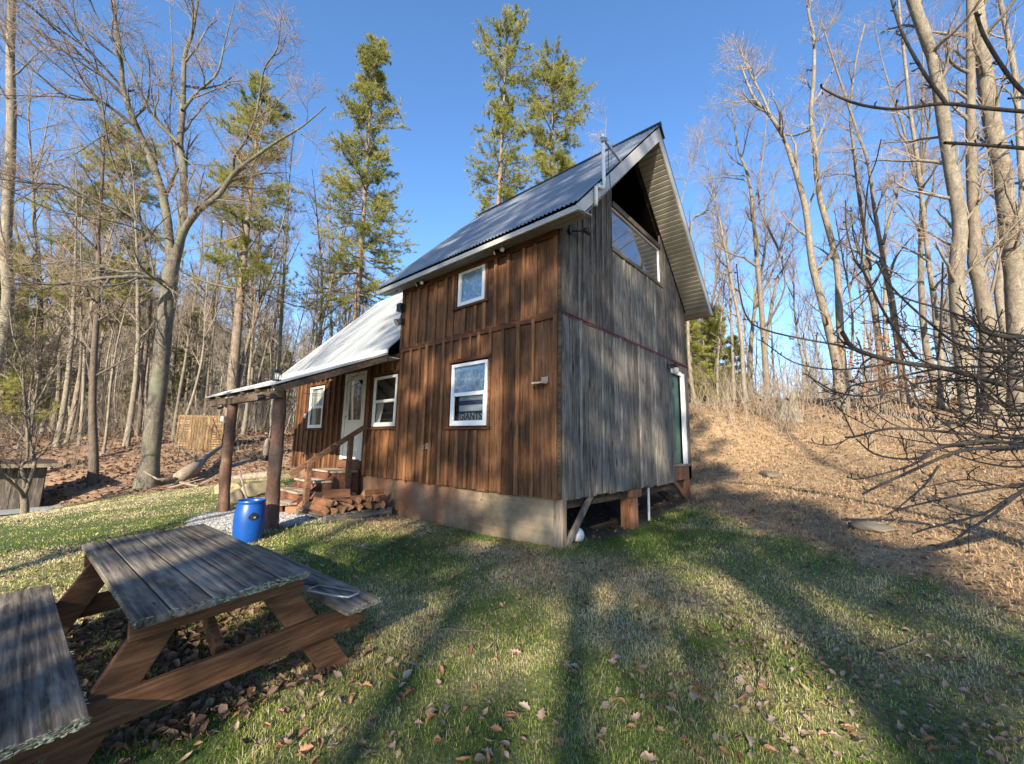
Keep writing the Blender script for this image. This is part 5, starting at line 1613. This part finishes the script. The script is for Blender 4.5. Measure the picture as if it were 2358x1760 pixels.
# named nearer trunks of the wood
for (px, d, k, s, nm, lb) in ((530, 17.5, 3, 1.02, 'woodland_tree', 'dark trunked bare tree rising behind the outer porch post'), (295, 17.0, 0, 1.0, 'woodland_tree', 'straight pinkish grey trunk just behind the big maple'),
                              (412, 17.2, 4, 1.1, 'woodland_tree', 'thin pale leaning tree beside the wooden gate'), (780, 20.5, 2, 1.1, 'woodland_tree', 'pale slim tree beside the lone narrow pine'), (1345, 21, 2, 1.2, 'woodland_tree', 'pale forked tree showing above the roof beside the antenna'),
                              (700, 19, 0, .95, 'woodland_tree', 'pale tree between the two nearer pines above the low roof'), (135, 16.5, 0, .95, 'woodland_tree', 'pale trunk standing just behind the shed roof')):
    x, y = wood_xy(px, d)
    taken.append((x, y, .6)); put_bare(k, x, y, s, q.uniform(0, 6), nm, lb, None)
# trees behind the cabin and over the crest
cnt = 0
for i in range(500):
    if cnt >= 20: break
    d = q.uniform(19, 40); px = q.uniform(800, 1420); x, y = wood_xy(px, d)
    if not free(x, y, 1.0): continue
    put_bare(q.choice((0, 2, 4, 5)), x, y, q.uniform(.55, .8), q.uniform(0, 6.28), 'woodland_tree', 'bare tree in the wood behind the cabin', 'bare trees behind the cabin'); cnt += 1
cnt = 0
for i in range(900):
    if cnt >= 50: break
    d = 15.5 + 24 * q.random(); px = q.uniform(1500, 2560); x, y = wood_xy(px, d)
    if y < 12.5 or not free(x, y, .9): continue
    put_bare(q.choice((0, 0, 2, 4, 1)), x, y, q.uniform(.7, 1.08), q.uniform(0, 6.28), 'hilltop_tree', 'bare pale tree on the hilltop beyond the dry slope', 'bare trees on the hilltop'); cnt += 1
for (px, d, k, s) in ((1600, 19.5, 3, .85), (1630, 21.5, 4, .85), (1662, 23, 3, 1.0), (1645, 27, 4, .95), (1585, 24, 4, .9), (1700, 29, 3, 1.0)):
    x, y = wood_xy(px, d); put_hem(k, x, y, s, q.uniform(0, 6), 'green evergreen behind the far corner of the cabin', 'evergreens behind the far cabin corner')

# ---- trees of the yard on the sunny side, which shade the lawn and the front of the cabin
SD_, SN_ = np.array([.512, -.859]), np.array([.859, .512])
for i, (s, t_, H, k0, wd) in enumerate(((-2.3, 22, 25, .24, 1.4), (-.8, 30, 30, .42, 2.0), (.45, 25, 27, .31, 1.2), (1.9, 28, 28, .42, 1.8), (3.2, 24, 20, .30, .9), (-3.2, 29, 29, .48, 1.6))):
    x, y = SD_ * t_ + SN_ * s
    root = thing('pine_tree', 'tall shading pine on the sunny side of the lawn', 'tree', (x, y, gz(x, y)), 0, 'pines on the sunny side of the lawn')
    tm, cm, km = pine_mesh(H, .2, k0, tri(wd, .4, k0, .55), 90 + i, per_m=2.2, dens=.75, tn=6, tw=.034, dead=22)
    obj('trunk', tm, root); obj('crown', cm, root)
for (s, t_, k, sc) in ((2.3, 21, 1, 1.0), (-2.0, 17, 5, .9), (-.2, 20, 3, .9), (.9, 17, 6, 1.2), (3.4, 20, 5, .9), (-1.3, 14.5, 7, 1.1), (4.6, 17.5, 0, 1.0), (-5.4, 15.5, 1, 1.05)):
    x, y = SD_ * t_ + SN_ * s
    put_bare(k, x, y, sc, s * 3, 'yard_tree', 'bare shading tree on the sunny side of the lawn', 'bare trees on the sunny side of the lawn')

# ---- far wood covering the ridge (nobody could count it)
rg = np.random.default_rng(77)
n = 2600
az = np.radians(rg.uniform(-42, 62, n)); d = 52 + 150 * rg.uniform(0, 1, n) ** 1.1
X, Y = -8 - d * np.cos(az), d * np.sin(az); Z = ground_z(X, Y)
fw = Acc()
B0 = np.stack([X, Y, Z - .3], -1); Hh = rg.uniform(8, 15, n)
P = grow(B0, np.tile([[0, 0, 1.0]], (n, 1)) + rg.normal(0, .05, (n, 3)), Hh, 4, .04, .03, rg); Rd = rg.uniform(.06, .16, n)[:, None] * np.linspace(1, .15, 5)[None]
fw.tubes(P, Rd, 4)
O, D, r_, t_, b_ = sprout(P, Rd, 12, .25, .98, .75, rg); Q = grow(O, D, Hh[b_] * .17 * (1.2 - .7 * t_), 3, .15, .07, rg); fw.tubes(Q, (np.minimum(r_ * .5, .04))[:, None] * np.linspace(1, .35, 4)[None], 3)
O, D, r_, t2, b2 = sprout(Q, np.full((len(Q), 4), .02), 3, .2, .98, .7, rg); Q2 = grow(O, D, rg.uniform(.5, 1.1, len(O)), 2, .15, .05, rg); fw.tubes(Q2, np.full((len(O), 3), .016) * np.linspace(1, .4, 3), 3)
tag(obj('far_woods', fw.mesh('far_woods', M['bark_pale'], False)), 'grey brown bare woods covering the far ridge', 'woods', None, 'stuff')
# low scrubby wood beyond the hilltop
m = 900
az2 = np.radians(rg.uniform(52, 128, m)); d2 = rg.uniform(30, 75, m); X2, Y2 = CAM[0] + d2 * np.cos(az2), CAM[1] + d2 * np.sin(az2)
B2 = np.stack([X2, Y2, ground_z(X2, Y2) - .2], -1); H2 = rg.uniform(2.5, 8.5, m); fs = Acc()
P = grow(B2, np.tile([[0, 0, 1.0]], (m, 1)) + rg.normal(0, .1, (m, 3)), H2, 5, .06, .03, rg); Rd = rg.uniform(.02, .07, m)[:, None] * np.linspace(1, .2, 6)[None]; fs.tubes(P, Rd, 4)
O, D, r_, t_, b_ = sprout(P, Rd, 12, .15, .98, .7, rg); Q = grow(O, D, H2[b_] * .22 * (1.2 - .7 * t_), 3, .15, .07, rg); fs.tubes(Q, np.full((len(O), 4), .013) * np.linspace(1, .4, 4), 3)
O, D, r_, t2, b2 = sprout(Q, np.full((len(Q), 4), .02), 4, .2, .98, .7, rg); Q2 = grow(O, D, rg.uniform(.25, .6, len(O)), 2, .15, .05, rg); fs.tubes(Q2, np.full((len(O), 3), .009) * np.linspace(1, .4, 3), 3)
tag(obj('far_scrub', fs.mesh('far_scrub', M['twig_pale'], False)), 'tan haze of scrubby young trees beyond the hilltop', 'woods', None, 'stuff')
# evergreen patches in the far wood
k = 9000; c0 = rg.integers(0, n, 120); cc = B0[c0]; 
pick = rg.integers(0, 120, k); hz = rg.uniform(.5, 9, k); rad = (1 - hz / 10) * 2.4 * np.sqrt(rg.uniform(0, 1, k)); an = rg.uniform(0, 6.28, k)
C = cc[pick] + np.stack([rad * np.cos(an), rad * np.sin(an), hz], -1)
Tt = norm(np.stack([np.cos(an), np.sin(an), rg.normal(0, .3, k)], -1)); Uu = norm(np.cross(Tt, rg.normal(0, 1, (k, 3))))
V = np.stack([C - Uu * .16, C + Uu * .16, C + Tt * .9], 1); F = np.arange(k * 3).reshape(-1, 3)
tag(obj('far_evergreens', np_mesh('far_evergreens', V.reshape(-1, 3), F, M['needles_dark'], {'rnd': ('FACE', rg.uniform(0, 1, k))})), 'scattered dark evergreens within the far woods', 'woods', None, 'stuff')

# ---- brush: thickets of thin stems on the crest and in the wood
def brush(name, pts, H, n_st, mat, seed, label, sub=3):
    rg = np.random.default_rng(seed); m = len(pts) * n_st
    b = np.repeat(pts, n_st, 0) + np.concatenate([rg.normal(0, .45, (m, 2)), np.zeros((m, 1))], 1); b[:, 2] = ground_z(b[:, 0], b[:, 1]) - .03
    h = H * rg.uniform(.4, 1.2, m)
    P = grow(b, np.stack([rg.normal(0, .22, m), rg.normal(0, .22, m), np.ones(m)], -1), h, 5, .12, .02, rg); Rd = rg.uniform(.004, .011, m)[:, None] * np.linspace(1, .4, 6)[None]
    a = Acc(); a.tubes(P, Rd, 3)
    O, D, r_, t_, b_ = sprout(P, Rd, sub, .25, .95, .7, rg); Q = grow(O, D, h[b_] * .32, 3, .15, .05, rg); a.tubes(Q, np.full((len(O), 4), .0045) * np.linspace(1, .5, 4), 3)
    tag(obj(name, a.mesh(name, mat, False)), label, 'brush', None, 'stuff')


q2 = np.random.default_rng(5)
bp = []
while len(bp) < 230:
    d = q2.uniform(12.5, 30); px = q2.uniform(1480, 2500); x, y = wood_xy(px, d)
    if y > 10.5 + q2.normal(0, 1.0): bp.append((x, y, 0))
brush('thicket', np.array(bp), 1.7, 10, M['twig_pale'], 51, 'thicket of thin tan stems along the hilltop')
bp = []
while len(bp) < 150:
    d = q2.uniform(14, 36); px = q2.uniform(-150, 800); x, y = wood_xy(px, d)
    if edge_litter(x, y) > 1.2: bp.append((x, y, 0))
brush('undergrowth', np.array(bp), 2.2, 9, M['twig_pale'], 52, 'thin bare undergrowth among the woodland trunks')
bp = []
while len(bp) < 60:
    x, y = q2.uniform(-4, 6), q2.uniform(8, 12.5)
    if edge_dry(x, y) > 1: bp.append((x, y, 0))
brush('dry_stalks', np.array(bp), .75, 10, M['twig_pale'], 53, 'dry standing stalks near the stump on the slope', 2)

# russet leaves held on the sapling
ob = pix(2020, 815, 12.7); k = 420; rgl = np.random.default_rng(6)
C = ob + rgl.normal(0, 1, (k, 3)) * [.55, .55, .42]; C2 = ob + np.array([.1, .2, -.95]) + rgl.normal(0, 1, (k // 2, 3)) * [.7, .7, .14]; C = np.concatenate([C, C2])
T = norm(rgl.normal(0, 1, C.shape)); U = norm(np.cross(T, rgl.normal(0, 1, C.shape)))
V = np.stack([C - T * .06, C + U * .03, C + T * .06, C - U * .03], 1)
sap = [o for o in bpy.data.objects if o.name == 'sapling'][0]
V = V - np.array(sap.location)
obj('leaves', np_mesh('leaves', V.reshape(-1, 3), np.arange(len(C) * 4).reshape(-1, 4), M['oak_leaf'], {'rnd': ('FACE', rgl.uniform(0, 1, len(C)))}), sap)

# ---- foreground apple tree reaching in from beyond the frame
AD = 2.9
ab = pix(2620, 1100, 3.3); ab = np.array([ab[0], ab[1], gz(ab[0], ab[1]) - .1])
As = []
def al(l, d0, d1, r0, r1, sp): As.append((P_(l, d0, d1), r0 * .8, r1 * .75, sp))
sp_a = [(8, .08, .98, 1.0, .06, 2, .22, .08, .0045), (2, .5, 1.0, .9, .022, 2, .2, .05, .0045)]
sp_b = [(5, .05, .95, .85, .42, 5, .16, .10, .008), (4, .15, .98, .95, .08, 2, .25, .05, .004)]
top_ = ab + np.array([0, 0, 1.0])
As.append(([ab, ab + np.array([.02, .03, .5]), top_], .10, .075, None))
As.append(([top_, pix(2560, 900, 3.2), pix(2480, 720, 3.1)], .06, .035, None))
As.append(([ab + np.array([0, 0, .7]), pix(2540, 1060, 3.2), pix(2420, 1000, 3.0)], .05, .03, None))
As.append(([pix(2560, 900, 3.2), pix(2500, 560, 2.9), pix(2420, 300, 2.6)], .04, .022, None))
As.append(([ab + np.array([0, 0, .8]), pix(2500, 1180, 2.9), pix(2400, 1140, 2.8)], .04, .02, None))
al(t5([(2300, 700), (2120, 685), (1870, 662), (1640, 636), (1420, 662), (1280, 668), (1080, 632), (900, 548), (882, 520)]), 2.6, 2.35, .017, .007, sp_a)
al(t5([(1645, 630), (1520, 460), (1395, 240), (1330, 60), (1300, -60)]), 2.42, 2.5, .013, .008, sp_a)
al(t5([(2300, 700), (2120, 565), (2000, 420), (1880, 220), (1830, 75)]), 2.6, 2.5, .016, .012, sp_a)
al(t5([(2300, 930), (2120, 910), (1850, 888), (1640, 876)]), 2.5, 2.3, .016, .011, sp_a)
al(t5([(2250, 640), (2120, 600), (2030, 605)]), 2.5, 2.4, .010, .008, None)
al(t5([(1250, 855), (1215, 1000), (1170, 1130), (1145, 1400), (1125, 1640)]), 3.0, 2.9, .005, .007, None)
al(t5([(1030, 1230), (1040, 1420), (1120, 1650), (1240, 1600)]), 3.0, 2.9, .005, .005, sp_a)
al(t6([(2100, 760), (1930, 722), (1700, 660), (1480, 602), (1250, 570), (1000, 500), (920, 400)]), 2.9, 2.7, .026, .018, sp_b)
al(t6([(1000, 502), (880, 470), (750, 448), (520, 398), (400, 335), (350, 190), (330, 20)]), 2.72, 2.6, .010, .0045, sp_a)
al(t6([(1340, 550), (1250, 430), (1150, 280), (1050, 80), (985, -10)]), 2.8, 2.7, .012, .008, sp_a)
al(t6([(1480, 600), (1250, 570), (1050, 600), (850, 610), (650, 570), (500, 470), (450, 440)]), 2.8, 2.7, .009, .004, sp_a)
al(t6([(2050, 570), (1930, 592), (1500, 602), (1200, 660), (980, 700), (930, 760), (830, 790)]), 2.9, 2.8, .013, .005, sp_b)
al(t6([(2050, 1010), (1930, 1000), (1500, 960), (1200, 940), (1000, 985), (940, 990)]), 2.8, 2.7, .016, .008, sp_b)
al(t6([(990, 985), (945, 890), (915, 815), (950, 760), (970, 700)]), 2.75, 2.75, .006, .004, sp_a)
al(t6([(2100, 1050), (1930, 1030), (1700, 1010), (1450, 1050), (1340, 1110), (1120, 1090), (1000, 1000)]), 2.75, 2.65, .019, .006, sp_b)
al(t6([(1440, 1075), (1300, 1150), (1180, 1185), (1060, 1215), (985, 1225), (970, 1200)]), 2.7, 2.65, .010, .004, sp_a)
al(t6([(2100, 1000), (1930, 1040), (1600, 1062), (1350, 1160), (1110, 1270), (1035, 1308)]), 2.7, 2.6, .019, .008, sp_a)
al(t6([(2100, 1240), (1930, 1250), (1700, 1290), (1500, 1330), (1250, 1390), (1165, 1425)]), 2.65, 2.6, .013, .005, sp_a)
al(t6([(2100, 1250), (1930, 1292), (1750, 1400), (1640, 1440), (1400, 1500), (1315, 1530)]), 2.6, 2.55, .014, .006, sp_a)
al(t6([(1935, 1285), (1780, 1410), (1600, 1530), (1500, 1600)]), 2.6, 2.5, .013, .007, sp_a)
al(t6([(1640, 1440), (1630, 1560), (1632, 1645)]), 2.57, 2.55, .004, .003, None)
al(t6([(1640, 1430), (1530, 1402), (1430, 1350), (1300, 1320)]), 2.6, 2.6, .006, .003, sp_a)
al(t6([(1460, 1150), (1380, 1260), (1230, 1390)]), 2.65, 2.6, .009, .006, sp_a)
al(t6([(2050, 655), (1930, 660), (1400, 680), (1250, 720), (1060, 760), (900, 740), (800, 690), (730, 645)]), 2.95, 2.8, .012, .006, sp_b)
al(t6([(1485, 10), (1480, 200), (1465, 480), (1450, 560)]), 2.7, 2.8, .006, .010, sp_a)
al(t6([(1110, 0), (1200, 150), (1400, 340), (1600, 480), (1930, 520)]), 2.9, 2.9, .006, .014, sp_b)
al(t6([(1140, 150), (1300, 220), (1560, 300), (1800, 420), (2050, 470)]), 2.8, 2.9, .005, .013, sp_b)
al(t6([(2050, 420), (1860, 430), (1720, 400), (1680, 370)]), 2.6, 2.5, .020, .012, sp_b)
al(t6([(2050, 480), (1800, 480), (1680, 490)]), 2.6, 2.5, .012, .009, sp_b)
for i in range(20):
    qq = random.Random(300 + i)
    y0 = qq.uniform(500, 1300); x1 = qq.uniform(1050, 1650); y1 = y0 + qq.uniform(-330, 260)
    al(t6([(2060, y0 - 60), (1880, y0), ((1880 + x1) / 2 + qq.uniform(-60, 60), (y0 + y1) / 2 + qq.uniform(-70, 70)), (x1, y1)]), qq.uniform(2.7, 3.2), qq.uniform(2.6, 3.2), qq.uniform(.008, .014), .004, sp_b)
make_tree('apple_tree', 'bare apple tree whose dark knobbly twigs reach in front of the dry slope', 'tree', None, As, None or sp_a, M['bark_apple'], M['bark_apple'], 12, ab, 10, .2, 22)

# ================================================================== GRASS, LEAVES, GRAVEL
rg = np.random.default_rng(123)


def in_view(P, m=.06):
    d = P - CAM; z = d @ FWD
    x = (d @ RGT) / np.maximum(z, .05) * FPX / (W0 / 2); y = (d @ UPV) / np.maximum(z, .05) * FPX / (H0 / 2)
    return (z > .2) & (np.abs(x) < 1 + m) & (np.abs(y) < 1 + m * 3)


def scatter(n, r0, r1, pw):
    """ground points round the camera, denser near it"""
    u = rg.uniform(0, 1, n)
    e = 2 - pw
    r = (r0 ** e + (r1 ** e - r0 ** e) * u) ** (1 / e) if abs(e) > 1e-6 else r0 * (r1 / r0) ** u
    a = math.atan2(FWD[1], FWD[0]) + rg.uniform(-R(72), R(72), n)
    x, y = CAM[0] + r * np.cos(a), CAM[1] + r * np.sin(a)
    return x, y, r


def blades(name, x, y, r, h, w, tone, mat, label, lean=.45):
    n = len(x); z = ground_z(x, y) - .006
    b = np.stack([x, y, z], -1); a = rg.uniform(0, 2 * np.pi, n)
    s = np.stack([np.cos(a), np.sin(a), np.zeros(n)], -1) * (w / 2)[:, None]
    la = rg.uniform(0, 2 * np.pi, n); ln2 = np.abs(rg.normal(0, lean, n))
    ld = np.stack([np.cos(la), np.sin(la), np.zeros(n)], -1) * ln2[:, None]
    up = np.array([0, 0, 1.0])
    m = b + (up + ld * .5) * (h * .55)[:, None]; tpt = b + (up * (1 - .25 * ln2)[:, None] + ld * 1.25) * h[:, None]
    V = np.stack([b - s, b + s, m + s * .75, m - s * .75, tpt], 1).reshape(-1, 3)
    i = np.arange(n)[:, None] * 5
    Q = (i + np.array([[0, 1, 2, 3]])); T = (i + np.array([[3, 2, 4]]))
    me = np_mesh(name, V, [Q, T], mat, {'rnd': ('FACE', np.concatenate([tone, tone]))})
    return tag(obj(name, me), label, 'grass', None, 'stuff')


x, y, r = scatter(560000, .9, 15, 1.45)
md, ml, mg, mu, ms, pt = masks(x, y)
P = np.stack([x, y, ground_z(x, y)], -1)
keep = in_view(P, .4) & (rg.uniform(0, 1, len(x)) < (1 - md) * (1 - ml) * (1 - mg) * (1 - mu * .97)) & ~((x > -8.7) & (x < .05) & (y > -.01) & (y < 4.9))
x, y, r, ms, pt = x[keep], y[keep], r[keep], ms[keep], pt[keep]
fine = rg.normal(0, 1, len(x))
mid = np.sin(x * 5.1 + 2 * np.sin(y * 3.3)) * np.sin(y * 4.3 + 1.5 * np.sin(x * 2.9)) * .5 + np.sin(x * 11 + y * 7) * np.sin(y * 12.5 - x * 5) * .3
left = sstep(-x, 2.5, 7)
right = sstep(x + .35 * y, 1.2, 3.0)
tone = np.clip(.47 + .36 * pt + .34 * mid + .27 * fine + .85 * ms + .42 * left - .26 * right, 0, 1)
lenf = np.clip(1 - .35 * left, .5, 1)
h = rg.uniform(.014, .046, len(x)) * (1 + .45 * mid) * lenf; w = rg.uniform(.0022, .0042, len(x)) * np.clip(r / 2.6, .8, 4.0)
blades('lawn_grass', x, y, r, h, w, tone, M['grass'], 'mown grass of the lawn, mixed green and winter tan', .65)

x, y, r = scatter(240000, 4.0, 26, 1.35)
md, ml, mg, mu, ms, pt = masks(x, y)
P = np.stack([x, y, ground_z(x, y)], -1)
keep = in_view(P) & (rg.uniform(0, 1, len(x)) < np.clip(md + 1.4 * ms, 0, 1) * (1 - .75 * ml) * (1 - mg) * (1 - mu)) & ~((x > -8.7) & (x < .05) & (y > -.01) & (y < 4.9))
x, y, r, pt = x[keep], y[keep], r[keep], pt[keep]
tall = np.clip(.5 + .5 * np.sin(x * 3.1 + 2 * np.sin(y * 1.7)) * np.sin(y * 2.9 + x), 0, 1)
h = rg.uniform(.025, .075, len(x)) * (.5 + .9 * tall); w = rg.uniform(.003, .006, len(x)) * np.clip(r / 3, 1, 4.5)
blades('dry_grass', x, y, r, h, w, np.clip(.5 + .18 * pt + .25 * rg.normal(0, 1, len(x)), 0, 1), M['dry_grass'], 'matted dry tan grass on the slope and along the cabin footing', 1.1)


# ---- leaves
def leaf_shape(seed, lobed):
    q = np.random.default_rng(seed); n = 9
    ys = np.linspace(0, 1, n); prof = np.sin(np.pi * ys ** .85) * (.30 if not lobed else .36)
    if lobed: prof *= np.where(np.arange(n) % 2 == 0, .62, 1.15)
    prof[0] = .015; prof[-1] = .01
    curl, bend = q.uniform(.2, 1.5), q.uniform(-1.1, 1.1)
    V = []
    for i in range(n):
        th = bend * (ys[i] - .5) * 2
        cx = ys[i] - .5; cz = .18 * bend * (cx * 2) ** 2
        for s in (-1, -.5, 0, .5, 1):
            u = prof[i] * s * q.uniform(.9, 1.1); zz = cz + curl * prof[i] * (s * s) * .55 + q.normal(0, .015)
            V.append((cx, u * (1 - .25 * curl * abs(s)), zz))
    F = [(i * 5 + j, i * 5 + j + 1, (i + 1) * 5 + j + 1, (i + 1) * 5 + j) for i in range(n - 1) for j in range(4)]
    return np.array(V), np.array(F)


tints = [flat_leaf('brown leaf', (.16, .075, .035), (.27, .14, .075)), flat_leaf('tan leaf', (.20, .135, .09), (.29, .205, .145)), flat_leaf('pale leaf', (.22, .165, .12), (.31, .24, .185)), flat_leaf('rust leaf', (.20, .10, .05), (.31, .17, .095)), flat_leaf('dark leaf', (.085, .05, .033), (.15, .09, .06))]
lm = []
for i in range(12):
    V, F = leaf_shape(i, i % 2 == 0)
    lm.append(np_mesh('fallen_leaf', V, F, tints[(0, 1, 1, 2, 3, 0, 2, 4, 1, 3, 0, 1)[i]], None, True))
x, y, r = scatter(9000, 1.35, 8.5, .45)
md, ml, mg, mu, ms, pt = masks(x, y)
P = np.stack([x, y, ground_z(x, y)], -1)
dens = .22 + .8 * sstep(x + .5 * y, .3, 2.0) + .5 * np.clip(-pt, 0, 1) + .5 * np.exp(-(((x + .3) / 1.3) ** 2 + ((y + 3.3) / .6) ** 2)) + .35 * sstep(-y, 2.2, 3.2)
keep = in_view(P, 0) & (rg.uniform(0, 1, len(x)) < dens * (1 - md) * (1 - mg) * (1 - mu)) & (y < -.3)
x, y, r = x[keep], y[keep], r[keep]
order = np.argsort(r)
# three in a hundred points: the nearest and largest leaves are things of their own
sel = np.sort(rg.choice(len(x), min(len(x), 1900), False)); x, y, r = x[sel], y[sel], r[sel]
order = np.argsort(r); own = order[:280]; rest = order[280:]
zz = ground_z(x, y)
for i in own:
    o = obj('fallen_leaf', lm[int(rg.integers(0, 12))]); s = rg.uniform(.038, .085)
    o.location = (x[i], y[i], zz[i] + .012 + rg.uniform(0, .012)); o.scale = (s, s, s * rg.uniform(.8, 1.3)); o.rotation_euler = (rg.normal(0, .35), rg.normal(0, .35), rg.uniform(0, 6.28))
    tag(o, 'curled dry brown leaf lying on the lawn', 'leaf', 'dry leaves scattered on the near lawn')


def leaf_stuff(name, x, y, s, label, tone, lift=.015, tilt=.4, raw=None):
    n = len(x); z = ground_z(x, y) + lift + rg.uniform(0, .015, n)
    a = rg.uniform(0, 6.28, n); nrm_ = norm(np.stack([rg.normal(0, tilt, n), rg.normal(0, tilt, n), np.ones(n)], -1))
    T = norm(np.cross(nrm_, np.stack([np.cos(a), np.sin(a), np.zeros(n)], -1))); U = np.cross(nrm_, T)
    c = np.stack([x, y, z], -1); s = s[:, None]; cu = rg.uniform(.1, .5, n)[:, None]
    w1, w2 = rg.uniform(.18, .34, (2, n, 1)); w3, w4 = rg.uniform(.14, .32, (2, n, 1)); q1 = rg.uniform(-.1, .3, (n, 1))
    V = np.stack([c - T * s * .5, c - T * s * .22 + U * s * w1 + nrm_ * s * cu * .8, c + T * s * .18 + U * s * w3 + nrm_ * s * cu, c + T * s * .5 + nrm_ * s * q1, c + T * s * .12 - U * s * w4 + nrm_ * s * cu * .5, c - T * s * .25 - U * s * w2 + nrm_ * s * cu * .9], 1).reshape(-1, 3)
    i = np.arange(n)[:, None] * 6
    F = np.concatenate([i + np.array([[0, 3, 2, 1]]), i + np.array([[0, 5, 4, 3]])])
    return tag(obj(name, np_mesh(name, V, F, M['leaf'], {'rnd': ('FACE', np.concatenate([tone, tone]))})), label, 'leaves', None, 'stuff')


xr, yr = x[rest], y[rest]
x2, y2, r2 = scatter(34000, 3.0, 20, 1.1)
md, ml, mg, mu, ms, pt = masks(x2, y2)
keep = in_view(np.stack([x2, y2, ground_z(x2, y2)], -1)) & (rg.uniform(0, 1, len(x2)) < (1 - ml) * (1 - mg) * (.09 + .85 * md + .22 * sstep(x2 + .5 * y2, .3, 2) + .25 * mu)) & ~((x2 > -8.7) & (x2 < -.3) & (y2 > -.05) & (y2 < .3))
xr = np.concatenate([xr, x2[keep]]); yr = np.concatenate([yr, y2[keep]])
leaf_stuff('leaf_scatter', xr, yr, rg.uniform(.03, .06, len(xr)), 'small dry leaves scattered over the lawn and the dry slope', np.clip(rg.uniform(.1, 1.0, len(xr)), 0, 1))

# deep litter in the wood and under the table
x2, y2, r2 = scatter(60000, 8, 40, 1.25)
md, ml, mg, mu, ms, pt = masks(x2, y2)
keep = in_view(np.stack([x2, y2, ground_z(x2, y2)], -1)) & (rg.uniform(0, 1, len(x2)) < ml)
x2, y2, r2 = x2[keep], y2[keep], r2[keep]
leaf_stuff('leaf_litter', x2, y2, rg.uniform(.05, .10, len(x2)) * np.clip(r2 / 12, 1, 2.2), 'deep brown leaf litter covering the floor of the wood', np.clip(rg.normal(.38, .25, len(x2)), 0, 1), .02, .5)
n = 1500; tx, ty = rg.uniform(-1.15, .95, n), rg.normal(0, .42, n)
pp = np.array([(table.matrix_basis @ Vector((a, b, 0)))[:2] for a, b in zip(tx, ty)])
leaf_stuff('leaf_drift', pp[:, 0], pp[:, 1], rg.uniform(.04, .08, n), 'drift of dark brown leaves caught under the picnic table', np.clip(rg.normal(.25, .2, n), 0, 1), .02, .55)
# gravel
x2, y2 = rg.uniform(-6.6, -2.2, 26000), rg.uniform(-3.2, -.2, 26000)
mg = masks(x2, y2)[2]; k = rg.uniform(0, 1, len(x2)) < mg; x2, y2 = x2[k], y2[k]; n = len(x2)
c = np.stack([x2, y2, ground_z(x2, y2) + .004], -1); s = rg.uniform(.008, .02, n)
ov = np.array([(1, 0, 0), (0, 1, 0), (-1, 0, 0), (0, -1, 0), (0, 0, .8)]); of = np.array([(0, 1, 4), (1, 2, 4), (2, 3, 4), (3, 0, 4)])
a = rg.uniform(0, 6.28, n); ca, sa = np.cos(a), np.sin(a)
jit = ov[None] * rg.uniform(.6, 1.3, (n, 5, 1)) * s[:, None, None]
V = np.stack([jit[..., 0] * ca[:, None] - jit[..., 1] * sa[:, None], jit[..., 0] * sa[:, None] + jit[..., 1] * ca[:, None], jit[..., 2]], -1) + c[:, None]
t = NT('pale gravel'); M['gravel'] = t.m
t.base(t.ramp(t.attr('rnd'), [(0, (.17, .165, .155)), (.5, (.36, .35, .33)), (1, (.56, .55, .52))])).rough(.9)
g_ = rg.uniform(0, 1, n)
tag(obj('gravel', np_mesh('gravel', V.reshape(-1, 3), (np.arange(n)[:, None, None] * 5 + of[None]).reshape(-1, 3), M['gravel'], {'rnd': ('FACE', np.repeat(g_, 4))})), 'pale grey gravel spread round the porch posts', 'gravel', None, 'stuff')
